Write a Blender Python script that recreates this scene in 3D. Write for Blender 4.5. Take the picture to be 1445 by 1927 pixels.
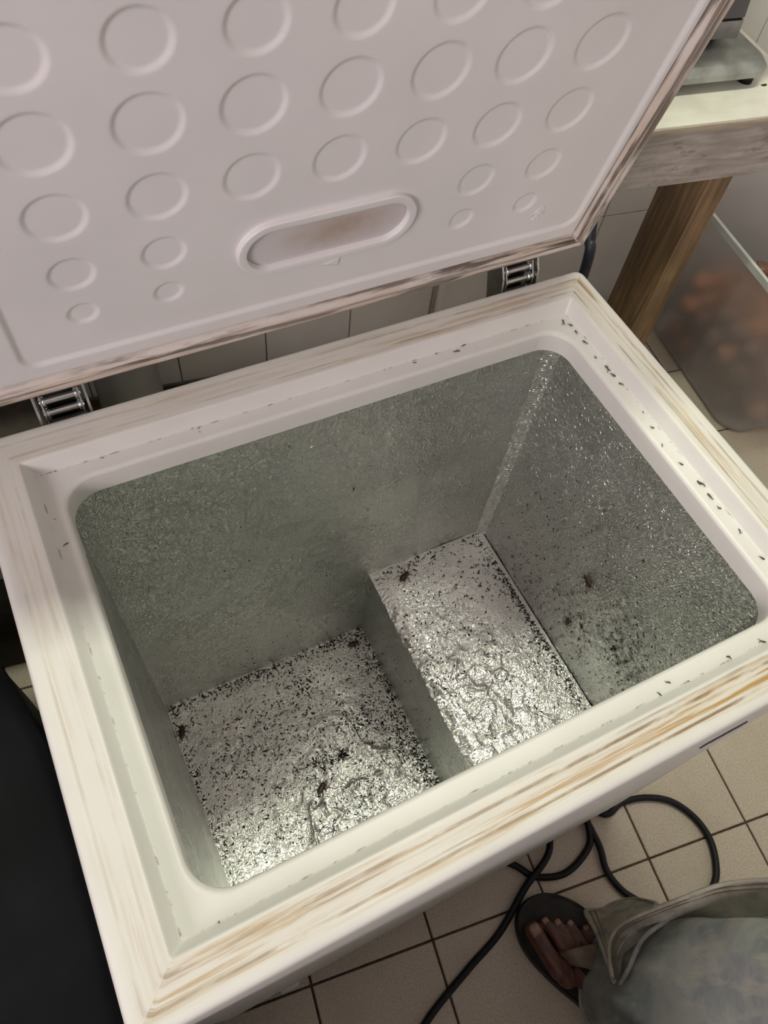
import bpy, bmesh, math, random
import numpy as np
from mathutils import Vector, Matrix

random.seed(7)
rng = np.random.default_rng(11)
for o in list(bpy.data.objects):
    bpy.data.objects.remove(o)
SC = bpy.context.scene
COL = SC.collection

# ------------------------------------------------------------------ camera
FPX = 1455.386
CC = np.array([0.11094071, -0.02014643, 1.39775052])
CR = np.array([[0.8934747428697684, 0.33119034180373025, -0.30334113032974874],
               [-0.44004197452899907, 0.7806341589493085, -0.44381682092291785],
               [0.08981060352998993, 0.5300219499015432, 0.8432145563948389]])
cam = bpy.data.cameras.new('camera')
cam.sensor_fit = 'VERTICAL'
cam.sensor_height = 36.0
cam.lens = FPX / 1927.0 * 36.0
cam.clip_start = 0.02
camo = bpy.data.objects.new('camera', cam)
COL.objects.link(camo)
M = Matrix.Identity(4)
for i in range(3):
    for j in range(3):
        M[i][j] = CR[i, j]
    M[i][3] = CC[i]
camo.matrix_world = M
SC.camera = camo

# ------------------------------------------------------------------ light
SC.view_settings.view_transform = 'Standard'
SC.view_settings.look = 'None'
SC.view_settings.gamma = 1.0
SC.view_settings.use_curve_mapping = False
SC.view_settings.exposure = 0.28

TH = -0.1411                     # the room is turned a little against the freezer
CT, ST = math.cos(TH), math.sin(TH)

def RW(xr, yr, z=0.0):           # room axes -> world
    return Vector((CT * xr - ST * yr, ST * xr + CT * yr, z))

W_ = bpy.data.worlds.new('world')
SC.world = W_
W_.use_nodes = True
bg = W_.node_tree.nodes['Background']
bg.inputs['Color'].default_value = (1.0, 0.925, 0.94, 1)
bg.inputs['Strength'].default_value = 0.22

def area_light(name, loc, aim, sx, sy, power, color):
    L = bpy.data.lights.new(name, 'AREA')
    L.shape = 'RECTANGLE'
    L.size = sx
    L.size_y = sy
    L.energy = power
    L.color = color
    o = bpy.data.objects.new(name, L)
    COL.objects.link(o)
    o.location = loc
    d = Vector(aim) - Vector(loc)
    o.rotation_euler = d.to_track_quat('-Z', 'Y').to_euler()
    return o

LAMP = (0.72, 0.60, 2.42)
area_light('ceiling_tube_offscreen', LAMP, (LAMP[0], LAMP[1], 0), 1.2, 0.10, 16.0, (0.95, 1.0, 0.80))
# daylight through the window in the left wall, in front of the freezer
WX, WY0, WY1, WZ0, WZ1 = -1.5, -1.75, -0.75, 1.45, 2.35
wc = RW(WX - 0.125, (WY0 + WY1) / 2, (WZ0 + WZ1) / 2)
area_light('window_left_offscreen', wc, wc + RW(1, 0.25, -0.15), WY1 - WY0, WZ1 - WZ0, 54.0, (1.0, 0.89, 0.91))

# ------------------------------------------------------------------ helpers
def ray(u, v):
    return CR @ np.array([(u - 722.5) / FPX, -(v - 963.5) / FPX, -1.0])

def atz(u, v, z):
    d = ray(u, v)
    return Vector(CC + d * (z - CC[2]) / d[2])

def aty(u, v, y):
    d = ray(u, v)
    return Vector(CC + d * (y - CC[1]) / d[1])

def atx(u, v, x):
    d = ray(u, v)
    return Vector(CC + d * (x - CC[0]) / d[0])

def me_obj(name, verts, faces, mat=None, parent=None, smooth=False):
    me = bpy.data.meshes.new(name)
    me.from_pydata([tuple(v) for v in verts], [], faces)
    me.update()
    if smooth:
        for p in me.polygons:
            p.use_smooth = True
    o = bpy.data.objects.new(name, me)
    COL.objects.link(o)
    if mat:
        me.materials.append(mat)
    if parent:
        o.parent = parent
    return o

def bm_obj(name, bm, mat=None, parent=None, smooth=False, angle=None):
    me = bpy.data.meshes.new(name)
    bmesh.ops.recalc_face_normals(bm, faces=bm.faces[:])
    bm.to_mesh(me)
    bm.free()
    if smooth:
        for p in me.polygons:
            p.use_smooth = True
        if angle:
            me.set_sharp_from_angle(angle=angle)
    o = bpy.data.objects.new(name, me)
    COL.objects.link(o)
    if mat:
        me.materials.append(mat)
    if parent:
        o.parent = parent
    return o

def empty(name, loc=(0, 0, 0), rz=0.0):
    o = bpy.data.objects.new(name, None)
    COL.objects.link(o)
    o.location = loc
    o.rotation_euler = (0, 0, rz)
    o.empty_display_size = 0.05
    return o

def tag(o, label=None, cat=None, group=None, kind=None):
    if label: o['label'] = label
    if cat: o['category'] = cat
    if group: o['group'] = group
    if kind: o['kind'] = kind
    return o

def bm_box(bm, lo, hi, bevel=0.0, seg=2):
    c = [(lo[i] + hi[i]) / 2 for i in range(3)]
    s = [abs(hi[i] - lo[i]) for i in range(3)]
    r = bmesh.ops.create_cube(bm, size=1.0, matrix=Matrix.Translation(c) @ Matrix.Diagonal((*s, 1)))
    if bevel > 0:
        es = set()
        for v in r['verts']:
            es.update(v.link_edges)
        bmesh.ops.bevel(bm, geom=list(es), offset=bevel, segments=seg, profile=0.5, affect='EDGES')

def box(name, lo, hi, mat, parent=None, bevel=0.0, seg=2):
    bm = bmesh.new()
    bm_box(bm, lo, hi, bevel, seg)
    return bm_obj(name, bm, mat, parent, smooth=bevel > 0, angle=0.7 if bevel > 0 else None)

def tube_geo(pts, rad, n=8, caps=True):
    """sweep a circle along a polyline; rad may be a list."""
    pts = [Vector(p) for p in pts]
    m = len(pts)
    if not hasattr(rad, '__len__'):
        rad = [rad] * m
    T = []
    for i in range(m):
        a = pts[max(0, i - 1)]
        b = pts[min(m - 1, i + 1)]
        T.append((b - a).normalized())
    up = Vector((0, 0, 1)) if abs(T[0].z) < 0.9 else Vector((1, 0, 0))
    N = (up - T[0] * up.dot(T[0])).normalized()
    verts, faces = [], []
    for i in range(m):
        N = (N - T[i] * N.dot(T[i]))
        N.normalize()
        B = T[i].cross(N)
        for k in range(n):
            a = 2 * math.pi * k / n
            verts.append(pts[i] + (N * math.cos(a) + B * math.sin(a)) * rad[i])
    for i in range(m - 1):
        for k in range(n):
            k2 = (k + 1) % n
            faces.append((i * n + k, i * n + k2, (i + 1) * n + k2, (i + 1) * n + k))
    if caps:
        faces.append(tuple(range(n))[::-1])
        faces.append(tuple((m - 1) * n + k for k in range(n)))
    return verts, faces

def tube(name, pts, rad, mat, parent=None, n=8):
    v, f = tube_geo(pts, rad, n)
    return me_obj(name, v, f, mat, parent, smooth=True)

def spline(pts, per=8, closed=False):
    P = [Vector(p) for p in pts]
    n = len(P)
    out = []
    rngi = range(n) if closed else range(n - 1)
    for i in rngi:
        if closed:
            p0, p1, p2, p3 = P[(i - 1) % n], P[i], P[(i + 1) % n], P[(i + 2) % n]
        else:
            p0, p1, p2, p3 = P[max(i - 1, 0)], P[i], P[i + 1], P[min(i + 2, n - 1)]
        for k in range(per):
            t = k / per
            out.append(0.5 * ((2 * p1) + (-p0 + p2) * t + (2 * p0 - 5 * p1 + 4 * p2 - p3) * t * t + (-p0 + 3 * p1 - 3 * p2 + p3) * t ** 3))
    if not closed:
        out.append(P[-1])
    return out

def merge_geo(lst):
    V, F = [], []
    for v, f in lst:
        b = len(V)
        V += list(v)
        F += [tuple(i + b for i in q) for q in f]
    return V, F

def rrect(x0, x1, y0, y1, r, seg=8, sub=24):
    """rounded rectangle, counter clockwise, starting at the front (y0) side; returns (x, y, side, u)."""
    out = []
    cs = [((x0, y0), (x1, y0)), ((x1, y0), (x1, y1)), ((x1, y1), (x0, y1)), ((x0, y1), (x0, y0))]
    cen = [(x1 - r, y0 + r), (x1 - r, y1 - r), (x0 + r, y1 - r), (x0 + r, y0 + r)]
    for s, (a, b) in enumerate(cs):
        L = math.hypot(b[0] - a[0], b[1] - a[1])
        dx, dy = (b[0] - a[0]) / L, (b[1] - a[1]) / L
        for k in range(sub + 1):
            d = r + (L - 2 * r) * k / sub
            out.append((a[0] + dx * d, a[1] + dy * d, s, d))
        c = cen[s]
        a0 = -math.pi / 2 + s * math.pi / 2
        for k in range(1, seg):
            an = a0 + (math.pi / 2) * k / seg
            out.append((c[0] + r * math.cos(an), c[1] + r * math.sin(an), s if k < seg / 2 else (s + 1) % 4, L if k < seg / 2 else 0.0))
    return out

# value noise on arrays -------------------------------------------------
class VN:
    def __init__(self, seed, n=64):
        self.n = n
        self.g = np.random.default_rng(seed).random((n, n)) * 2 - 1
    def __call__(self, x, y):
        n = self.n
        xi = np.floor(x).astype(int)
        yi = np.floor(y).astype(int)
        fx = x - xi
        fy = y - yi
        fx = fx * fx * fx * (fx * (fx * 6 - 15) + 10)
        fy = fy * fy * fy * (fy * (fy * 6 - 15) + 10)
        a = self.g[xi % n, yi % n]; b = self.g[(xi + 1) % n, yi % n]
        c = self.g[xi % n, (yi + 1) % n]; d = self.g[(xi + 1) % n, (yi + 1) % n]
        return (a * (1 - fx) + b * fx) * (1 - fy) + (c * (1 - fx) + d * fx) * fy

def fbm(vn, x, y, oct=4, gain=0.5):
    s = 0; a = 1.0
    for k in range(oct):
        s = s + a * vn(x * 2 ** k + 17.3 * k, y * 2 ** k + 9.1 * k)
        a *= gain
    return s

def sstep(a, b, x):
    t = np.clip((x - a) / (b - a), 0, 1)
    return t * t * (3 - 2 * t)

def grid_faces(nu, nv):
    i = np.arange(nu - 1)[:, None]
    j = np.arange(nv - 1)[None, :]
    a = i * nv + j
    f = np.stack([a, a + nv, a + nv + 1, a + 1], -1).reshape(-1, 4)
    return f

def grid_obj(name, P, mat, parent=None, uv=None):
    """P: (nu, nv, 3) array -> smooth mesh."""
    nu, nv = P.shape[:2]
    f = grid_faces(nu, nv)
    me = bpy.data.meshes.new(name)
    me.vertices.add(nu * nv)
    me.vertices.foreach_set('co', P.reshape(-1).astype(np.float32))
    me.loops.add(f.size)
    me.loops.foreach_set('vertex_index', f.reshape(-1).astype(np.int32))
    me.polygons.add(len(f))
    me.polygons.foreach_set('loop_start', (np.arange(len(f)) * 4).astype(np.int32))
    me.polygons.foreach_set('use_smooth', np.ones(len(f), bool))
    me.update(calc_edges=True)
    me.validate()
    if mat: me.materials.append(mat)
    if uv is not None:
        l = me.uv_layers.new(name='UVMap')
        l.data.foreach_set('uv', uv.reshape(-1, 2)[f.reshape(-1)].reshape(-1).astype(np.float32))
    o = bpy.data.objects.new(name, me)
    COL.objects.link(o)
    if parent: o.parent = parent
    return o

# ------------------------------------------------------------------ materials
def new_mat(name):
    m = bpy.data.materials.new(name)
    m.use_nodes = True
    nt = m.node_tree
    return m, nt, nt.nodes['Principled BSDF']

def nd(nt, t, **kw):
    n = nt.nodes.new(t)
    for k, v in kw.items():
        setattr(n, k, v)
    return n

def noise(nt, vec, scale, detail=4.0, rough=0.5, dist=0.0):
    n = nd(nt, 'ShaderNodeTexNoise')
    n.inputs['Scale'].default_value = scale
    n.inputs['Detail'].default_value = detail
    n.inputs['Roughness'].default_value = rough
    n.inputs['Distortion'].default_value = dist
    if vec is not None: nt.links.new(vec, n.inputs['Vector'])
    return n.outputs['Fac']

def mapping(nt, vec, scale=(1, 1, 1), rot=(0, 0, 0), loc=(0, 0, 0)):
    n = nd(nt, 'ShaderNodeMapping')
    n.inputs['Scale'].default_value = scale
    n.inputs['Rotation'].default_value = rot
    n.inputs['Location'].default_value = loc
    nt.links.new(vec, n.inputs['Vector'])
    return n.outputs['Vector']

def coord(nt, out='Object'):
    return nd(nt, 'ShaderNodeTexCoord').outputs[out]

def mrange(nt, val, a, b, c=0.0, d=1.0, smooth=True):
    n = nd(nt, 'ShaderNodeMapRange')
    if smooth: n.interpolation_type = 'SMOOTHSTEP'
    n.inputs['From Min'].default_value = a
    n.inputs['From Max'].default_value = b
    n.inputs['To Min'].default_value = c
    n.inputs['To Max'].default_value = d
    nt.links.new(val, n.inputs['Value'])
    return n.outputs['Result']

def math_(nt, op, a, b=None):
    n = nd(nt, 'ShaderNodeMath', operation=op)
    for i, x in enumerate((a, b)):
        if x is None: continue
        if isinstance(x, (int, float)): n.inputs[i].default_value = x
        else: nt.links.new(x, n.inputs[i])
    return n.outputs[0]

def mixc(nt, fac, a, b):
    n = nd(nt, 'ShaderNodeMix', data_type='RGBA')
    for s, x in ((n.inputs[0], fac), (n.inputs[6], a), (n.inputs[7], b)):
        if isinstance(x, (int, float)): s.default_value = x
        elif isinstance(x, tuple): s.default_value = (*x, 1) if len(x) == 3 else x
        else: nt.links.new(x, s)
    return n.outputs[2]

def bump(nt, bs, h, strength=0.3, dist=0.001, prev=None):
    n = nd(nt, 'ShaderNodeBump')
    n.inputs['Strength'].default_value = strength
    n.inputs['Distance'].default_value = dist
    nt.links.new(h, n.inputs['Height'])
    if prev is not None: nt.links.new(prev, n.inputs['Normal'])
    nt.links.new(n.outputs['Normal'], bs.inputs['Normal'])
    return n.outputs['Normal']

def simple(name, col, rough=0.5, metal=0.0, var=0.08, nscale=30, spec=None):
    m, nt, bs = new_mat(name)
    f = noise(nt, coord(nt), nscale, 5)
    dark = tuple(c * (1 - var) for c in col)
    lite = tuple(min(1, c * (1 + var)) for c in col)
    nt.links.new(mixc(nt, mrange(nt, f, 0.3, 0.7), dark, lite), bs.inputs['Base Color'])
    bs.inputs['Roughness'].default_value = rough
    bs.inputs['Metallic'].default_value = metal
    if spec is not None: bs.inputs['Specular IOR Level'].default_value = spec
    return m

# white plastic of lid
M_WHITE = simple('white_plastic', (0.80, 0.775, 0.775), 0.38, var=0.025, nscale=9)
M_SHELL = simple('white_shell', (0.74, 0.71, 0.73), 0.3, var=0.02, nscale=6)

# rim: white plastic with brown streaks running along each side (UV u = along, v = inset)
def rim_material():
    m, nt, bs = new_mat('stained_white_rim')
    uv = nd(nt, 'ShaderNodeUVMap').outputs['UV']
    att = nd(nt, 'ShaderNodeAttribute', attribute_name='stain').outputs['Fac']
    sep = nd(nt, 'ShaderNodeSeparateXYZ')
    nt.links.new(uv, sep.inputs[0])
    v = sep.outputs['Y']
    s1 = noise(nt, mapping(nt, uv, (6, 230, 1)), 1.0, 7, 0.66, 0.5)
    s2 = noise(nt, mapping(nt, uv, (4, 210, 1), loc=(3, 7, 0)), 1.0, 5, 0.6, 0.2)
    blot = noise(nt, mapping(nt, uv, (14, 60, 1)), 1.0, 4, 0.6)
    band = math_(nt, 'MULTIPLY', mrange(nt, v, 0.006, 0.014), mrange(nt, v, 0.041, 0.034))
    a = math_(nt, 'MULTIPLY', band, att)
    patch = noise(nt, mapping(nt, uv, (6, 75, 1), loc=(2, 4, 0)), 1.0, 4, 0.6)
    f1 = math_(nt, 'MULTIPLY', math_(nt, 'MULTIPLY', a, mrange(nt, s1, 0.42, 0.60)), mrange(nt, patch, 0.42, 0.58))
    f2 = math_(nt, 'MULTIPLY', math_(nt, 'MULTIPLY', a, mrange(nt, s2, 0.55, 0.68)), mrange(nt, blot, 0.40, 0.62))
    # the line where the gasket sits
    gl = math_(nt, 'MULTIPLY', mrange(nt, v, 0.0125, 0.0140), mrange(nt, v, 0.0165, 0.0150))
    gl2 = math_(nt, 'MULTIPLY', mrange(nt, v, 0.0290, 0.0305), mrange(nt, v, 0.0335, 0.0315))
    gsum = math_(nt, 'MAXIMUM', gl, gl2)
    f3 = math_(nt, 'MULTIPLY', math_(nt, 'MULTIPLY', gsum, att), mrange(nt, blot, 0.38, 0.58))
    base = mixc(nt, mrange(nt, noise(nt, coord(nt), 12, 5), 0.3, 0.7), (0.685, 0.675, 0.635), (0.725, 0.715, 0.675))
    # faint overall grime where the gasket pressed
    grime = math_(nt, 'MULTIPLY', math_(nt, 'MULTIPLY', band, att), 0.22)
    c = mixc(nt, grime, base, (0.58, 0.47, 0.30))
    c = mixc(nt, math_(nt, 'MULTIPLY', f1, 0.85), c, (0.42, 0.245, 0.065))
    c = mixc(nt, math_(nt, 'MULTIPLY', f2, 0.85), c, (0.20, 0.13, 0.08))
    c = mixc(nt, math_(nt, 'MULTIPLY', f3, 0.80), c, (0.22, 0.13, 0.06))
    # dirt in the crease at the foot of the wedge
    cr = math_(nt, 'MULTIPLY', mrange(nt, v, 0.0500, 0.0508), mrange(nt, v, 0.0530, 0.0515))
    f4 = math_(nt, 'MULTIPLY', cr, mrange(nt, noise(nt, mapping(nt, uv, (60, 40, 1)), 1.0, 5, 0.65), 0.50, 0.62))
    c = mixc(nt, math_(nt, 'MULTIPLY', f4, 0.7), c, (0.22, 0.13, 0.09))
    nt.links.new(c, bs.inputs['Base Color'])
    bs.inputs['Roughness'].default_value = 0.42
    bump(nt, bs, noise(nt, coord(nt), 220, 3), 0.05, 0.0006)
    return m
M_RIM = rim_material()

def gasket_material():
    m, nt, bs = new_mat('mouldy_gasket')
    uv = nd(nt, 'ShaderNodeUVMap').outputs['UV']
    sep = nd(nt, 'ShaderNodeSeparateXYZ')
    nt.links.new(uv, sep.inputs[0])
    s1 = noise(nt, mapping(nt, uv, (7, 190, 1)), 1.0, 5, 0.55, 0.3)
    s2 = noise(nt, mapping(nt, uv, (9, 60, 1), loc=(9, 1, 0)), 1.0, 4, 0.6)
    att = nd(nt, 'ShaderNodeAttribute', attribute_name='stain').outputs['Fac']
    f = math_(nt, 'MULTIPLY', mrange(nt, s1, 0.44, 0.58), math_(nt, 'MULTIPLY', mrange(nt, s2, 0.34, 0.50), att))
    c = mixc(nt, mrange(nt, s2, 0.35, 0.65), (0.72, 0.65, 0.60), (0.60, 0.50, 0.42))
    c = mixc(nt, math_(nt, 'MULTIPLY', f, 0.9), c, (0.075, 0.05, 0.035))
    nt.links.new(c, bs.inputs['Base Color'])
    bs.inputs['Roughness'].default_value = 0.5
    return m
M_GASKET = gasket_material()

def foil_material(name, base, rough, bscale, bstr, dusty=0.0, dustcol=(0.45, 0.42, 0.37), smudge=None):
    m, nt, bs = new_mat(name)
    co = coord(nt)
    v = mapping(nt, co, (1, 1, 0.75))
    n1 = noise(nt, v, bscale, 1.0, 0.4, 1.2)
    n2 = noise(nt, co, 14, 5, 0.55)
    rid = math_(nt, 'ABSOLUTE', math_(nt, 'SUBTRACT', n1, 0.5))
    c = mixc(nt, mrange(nt, n2, 0.3, 0.7), tuple(x * 0.86 for x in base), base)
    fd = None
    if dusty > 0:
        n3 = noise(nt, co, 5.5, 6, 0.62)
        fd = math_(nt, 'MULTIPLY', mrange(nt, n3, 0.25, 0.75), dusty)
    if smudge:
        for (p, r, s) in smudge:
            dn = nd(nt, 'ShaderNodeVectorMath', operation='DISTANCE')
            nt.links.new(co, dn.inputs[0])
            dn.inputs[1].default_value = p
            fall = mrange(nt, dn.outputs['Value'], r, r * 0.15)
            sp = mrange(nt, noise(nt, co, 95, 6, 0.72), 0.44, 0.60)
            k = math_(nt, 'MULTIPLY', math_(nt, 'MULTIPLY', fall, sp), s)
            c = mixc(nt, k, c, (0.035, 0.033, 0.03))
    nt.links.new(c, bs.inputs['Base Color'])
    bs.inputs['Metallic'].default_value = 1.0
    if fd is not None:
        nt.links.new(math_(nt, 'SUBTRACT', 1.0, fd), bs.inputs['Metallic'])
        nt.links.new(mixc(nt, fd, c, dustcol), bs.inputs['Base Color'])
        nt.links.new(mrange(nt, fd, 0.0, 1.0, rough, 0.6), bs.inputs['Roughness'])
    else:
        nt.links.new(mrange(nt, n2, 0.3, 0.7, rough * 0.85, rough * 1.2), bs.inputs['Roughness'])
    bump(nt, bs, rid, bstr, 0.0055)
    return m

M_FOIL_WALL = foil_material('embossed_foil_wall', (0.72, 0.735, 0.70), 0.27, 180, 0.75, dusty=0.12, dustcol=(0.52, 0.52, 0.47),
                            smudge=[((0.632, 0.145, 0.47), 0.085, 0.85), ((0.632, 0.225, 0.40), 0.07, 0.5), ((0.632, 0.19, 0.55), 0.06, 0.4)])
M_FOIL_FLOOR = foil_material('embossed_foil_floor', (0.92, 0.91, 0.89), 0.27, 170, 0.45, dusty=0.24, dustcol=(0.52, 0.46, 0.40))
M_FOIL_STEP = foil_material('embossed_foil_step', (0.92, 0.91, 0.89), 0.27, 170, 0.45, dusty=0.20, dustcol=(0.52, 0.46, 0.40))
M_DEBRIS = simple('black_debris', (0.018, 0.015, 0.013), 0.75, var=0.4, nscale=90)
M_FRAG = simple('brown_fragment', (0.055, 0.032, 0.022), 0.6, var=0.4, nscale=200)
M_ROACH = simple('roach_shell', (0.055, 0.013, 0.009), 0.3, var=0.35, nscale=120)
M_STEEL = simple('bright_steel', (0.62, 0.62, 0.60), 0.25, 1.0, 0.12, 60)
M_ZINC = simple('dark_steel', (0.16, 0.17, 0.17), 0.3, 1.0, 0.2, 40)
M_BLACK = simple('black_rubber', (0.008, 0.009, 0.011), 0.5, var=0.2, nscale=60, spec=0.3)
M_NAVY = simple('navy_cable', (0.006, 0.008, 0.016), 0.5, var=0.2, nscale=60)
M_BIN_BLACK = simple('black_plastic', (0.0045, 0.005, 0.0065), 0.65, var=0.35, nscale=14, spec=0.12)
M_PRINT = simple('dark_print', (0.05, 0.045, 0.07), 0.5, var=0.2, nscale=50)

def tile_material():
    m, nt, bs = new_mat('speckled_floor_tile')
    co = coord(nt)
    oi = nd(nt, 'ShaderNodeObjectInfo').outputs['Random']
    sh = nd(nt, 'ShaderNodeCombineXYZ')
    nt.links.new(math_(nt, 'MULTIPLY', oi, 13.0), sh.inputs[0])
    nt.links.new(math_(nt, 'MULTIPLY', oi, 7.0), sh.inputs[1])
    add = nd(nt, 'ShaderNodeVectorMath', operation='ADD')
    nt.links.new(co, add.inputs[0]); nt.links.new(sh.outputs[0], add.inputs[1])
    v = add.outputs[0]
    f1 = noise(nt, v, 330, 3, 0.7)
    f2 = noise(nt, v, 520, 2, 0.6)
    big = noise(nt, v, 9, 4, 0.6)
    c = mixc(nt, mrange(nt, f1, 0.35, 0.65), (0.50, 0.425, 0.335), (0.63, 0.55, 0.455))
    c = mixc(nt, mrange(nt, f2, 0.58, 0.68, 0, 0.75), c, (0.20, 0.155, 0.12))
    c = mixc(nt, mrange(nt, big, 0.45, 0.75, 0, 0.30), c, (0.38, 0.31, 0.24))
    nt.links.new(c, bs.inputs['Base Color'])
    bs.inputs['Roughness'].default_value = 0.38
    return m
M_TILE = tile_material()
M_GROUT = simple('brown_grout', (0.075, 0.045, 0.03), 0.85, var=0.35, nscale=60)
M_WALLTILE = simple('white_wall_tile', (0.74, 0.73, 0.70), 0.25, var=0.05, nscale=7)
M_WGROUT = simple('grey_grout', (0.36, 0.36, 0.33), 0.85, var=0.2, nscale=40)
M_PAINT = simple('pale_wall_paint', (0.66, 0.63, 0.62), 0.7, var=0.04, nscale=4)
M_CEIL = simple('ceiling_paint', (0.72, 0.70, 0.68), 0.8, var=0.03, nscale=3)

def wood_material(name, a, b, scale=(3, 60, 60), stain=None, rough=0.55):
    m, nt, bs = new_mat(name)
    co = coord(nt)
    g = noise(nt, mapping(nt, co, scale), 1.0, 7, 0.6, 0.6)
    big = noise(nt, co, 7, 4, 0.6)
    c = mixc(nt, mrange(nt, g, 0.32, 0.68), a, b)
    if stain:
        c = mixc(nt, mrange(nt, noise(nt, mapping(nt, co, (scale[0] * 2, scale[1] * .6, scale[2] * .6)), 1.0, 6, 0.7), 0.50, 0.68, 0, 0.8), c, stain)
    c = mixc(nt, mrange(nt, big, 0.4, 0.7, 0, 0.35), c, tuple(x * 0.6 for x in a))
    nt.links.new(c, bs.inputs['Base Color'])
    bs.inputs['Roughness'].default_value = rough
    bump(nt, bs, g, 0.25, 0.001)
    return m
M_WOOD_LEG = wood_material('brown_wood', (0.15, 0.095, 0.052), (0.36, 0.235, 0.12), (60, 60, 4))
M_WOOD_APRON = wood_material('weathered_painted_wood', (0.40, 0.355, 0.32), (0.60, 0.56, 0.52), (8, 70, 70), stain=(0.25, 0.20, 0.16), rough=0.7)
M_TABLETOP = wood_material('white_table_board', (0.78, 0.75, 0.66), (0.84, 0.82, 0.74), (6, 25, 25), rough=0.5)
M_BOARD_EDGE = wood_material('board_edge', (0.42, 0.35, 0.28), (0.55, 0.48, 0.40), (8, 60, 90), rough=0.7)

def frosted_material():
    m, nt, bs = new_mat('frosted_plastic')
    bs.inputs['Base Color'].default_value = (0.88, 0.86, 0.86, 1)
    bs.inputs['Roughness'].default_value = 0.30
    bs.inputs['Transmission Weight'].default_value = 0.82
    bs.inputs['IOR'].default_value = 1.15
    f = noise(nt, coord(nt), 40, 3)
    nt.links.new(mrange(nt, f, 0.3, 0.7, 0.44, 0.54), bs.inputs['Roughness'])
    return m
M_FROST = frosted_material()
M_CLEAR = simple('cloudy_plastic', (0.62, 0.62, 0.62), 0.3, var=0.05, nscale=30)

def onion_material():
    m, nt, bs = new_mat('onion_skin')
    co = coord(nt)
    g = noise(nt, mapping(nt, co, (60, 60, 6)), 1.0, 4, 0.6)
    oi = nd(nt, 'ShaderNodeObjectInfo').outputs['Random']
    c = mixc(nt, mrange(nt, g, 0.3, 0.7), (0.50, 0.17, 0.075), (0.68, 0.30, 0.14))
    c = mixc(nt, mrange(nt, oi, 0.35, 0.65, 0, 0.85), c, (0.13, 0.075, 0.065))
    nt.links.new(c, bs.inputs['Base Color'])
    bs.inputs['Roughness'].default_value = 0.4
    return m
M_ONION = onion_material()

def skin_material():
    m, nt, bs = new_mat('brown_skin')
    co = coord(nt)
    f = noise(nt, co, 45, 5, 0.6)
    nt.links.new(mixc(nt, mrange(nt, f, 0.3, 0.7), (0.085, 0.030, 0.022), (0.14, 0.056, 0.038)), bs.inputs['Base Color'])
    bs.inputs['Roughness'].default_value = 0.45
    bs.inputs['Subsurface Weight'].default_value = 0.08
    bs.inputs['Subsurface Radius'].default_value = (0.006, 0.002, 0.001)
    bump(nt, bs, noise(nt, co, 260, 4), 0.15, 0.0008)
    return m
M_SKIN = skin_material()
M_NAIL = simple('toenail', (0.29, 0.17, 0.125), 0.3, var=0.1, nscale=150)

def denim_material(name, a, b, c_):
    m, nt, bs = new_mat(name)
    co = coord(nt)
    big = noise(nt, co, 13, 6, 0.62, 0.4)
    mid = noise(nt, mapping(nt, co, (60, 60, 14), rot=(0.4, 0.2, 0.5)), 1.0, 4, 0.6)
    c = mixc(nt, mrange(nt, big, 0.34, 0.64), a, b)
    c = mixc(nt, mrange(nt, mid, 0.48, 0.66, 0, 0.6), c, c_)
    nt.links.new(c, bs.inputs['Base Color'])
    bs.inputs['Roughness'].default_value = 0.9
    bs.inputs['Specular IOR Level'].default_value = 0.15
    bump(nt, bs, noise(nt, co, 900, 2), 0.25, 0.0006)
    return m
M_DENIM = denim_material('washed_denim', (0.205, 0.225, 0.235), (0.315, 0.32, 0.295), (0.385, 0.37, 0.31))
M_DENIM_IN = denim_material('denim_facing', (0.34, 0.325, 0.265), (0.48, 0.46, 0.375), (0.22, 0.225, 0.215))
M_TROUSER = denim_material('grey_trouser', (0.27, 0.26, 0.245), (0.36, 0.345, 0.32), (0.31, 0.30, 0.275))
M_STITCH = simple('stitching', (0.20, 0.155, 0.10), 0.8, var=0.15, nscale=300)
M_STRAP = simple('brown_strap', (0.20, 0.16, 0.11), 0.7, var=0.2, nscale=60)

# ------------------------------------------------------------------ room shell
FX0, FX1, FY0, FY1 = -3.0, 3.0, -3.2, 1.252
def room_box(name, lo, hi, mat, parent=None, bevel=0.0):
    """box given in room axes"""
    o = box(name, lo, hi, mat, parent, bevel)
    if parent is None:
        o.rotation_euler = (0, 0, TH)
    return o

floor = room_box('floor', (FX0, FY0, -0.06), (FX1, FY1, -0.0035), M_GROUT)
tag(floor, 'floor of beige speckled square tiles with brown joints', None, None, 'structure')
TS = 0.2
bm = bmesh.new()
bm_box(bm, (-TS / 2 + 0.0017, -TS / 2 + 0.0017, -0.008), (TS / 2 - 0.0017, TS / 2 - 0.0017, 0.0), 0.0012, 1)
tile0 = bm_obj('tile', bm, M_TILE, floor)
first = True
for ix in range(-8, 10):
    for iy in range(-7, 7):
        cx = 0.131 + (ix + 0.5) * TS
        cy = 0.007 + (iy + 0.5) * TS
        if cy > FY1 - 0.02: continue
        t = tile0 if first else tile0.copy()
        if not first:
            COL.objects.link(t)
            t.parent = floor
        first = False
        t.location = (cx, cy, random.uniform(-0.0006, 0.0))
        t.rotation_euler = (0, 0, random.choice([0, 1, 2, 3]) * math.pi / 2 + random.uniform(-0.002, 0.002))

# the tiles further off, past the first few hundred, joined into one part
bm = bmesh.new()
for ix in range(-8, 10):
    for iy in range(-16, -7):
        cx = 0.131 + (ix + 0.5) * TS
        cy = 0.007 + (iy + 0.5) * TS
        bm_box(bm, (cx - TS / 2 + 0.0017, cy - TS / 2 + 0.0017, -0.008), (cx + TS / 2 - 0.0017, cy + TS / 2 - 0.0017, -0.0003))
rest = bm_obj('distant_tiles', bm, M_TILE, floor)
rest['kind'] = 'stuff'

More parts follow.
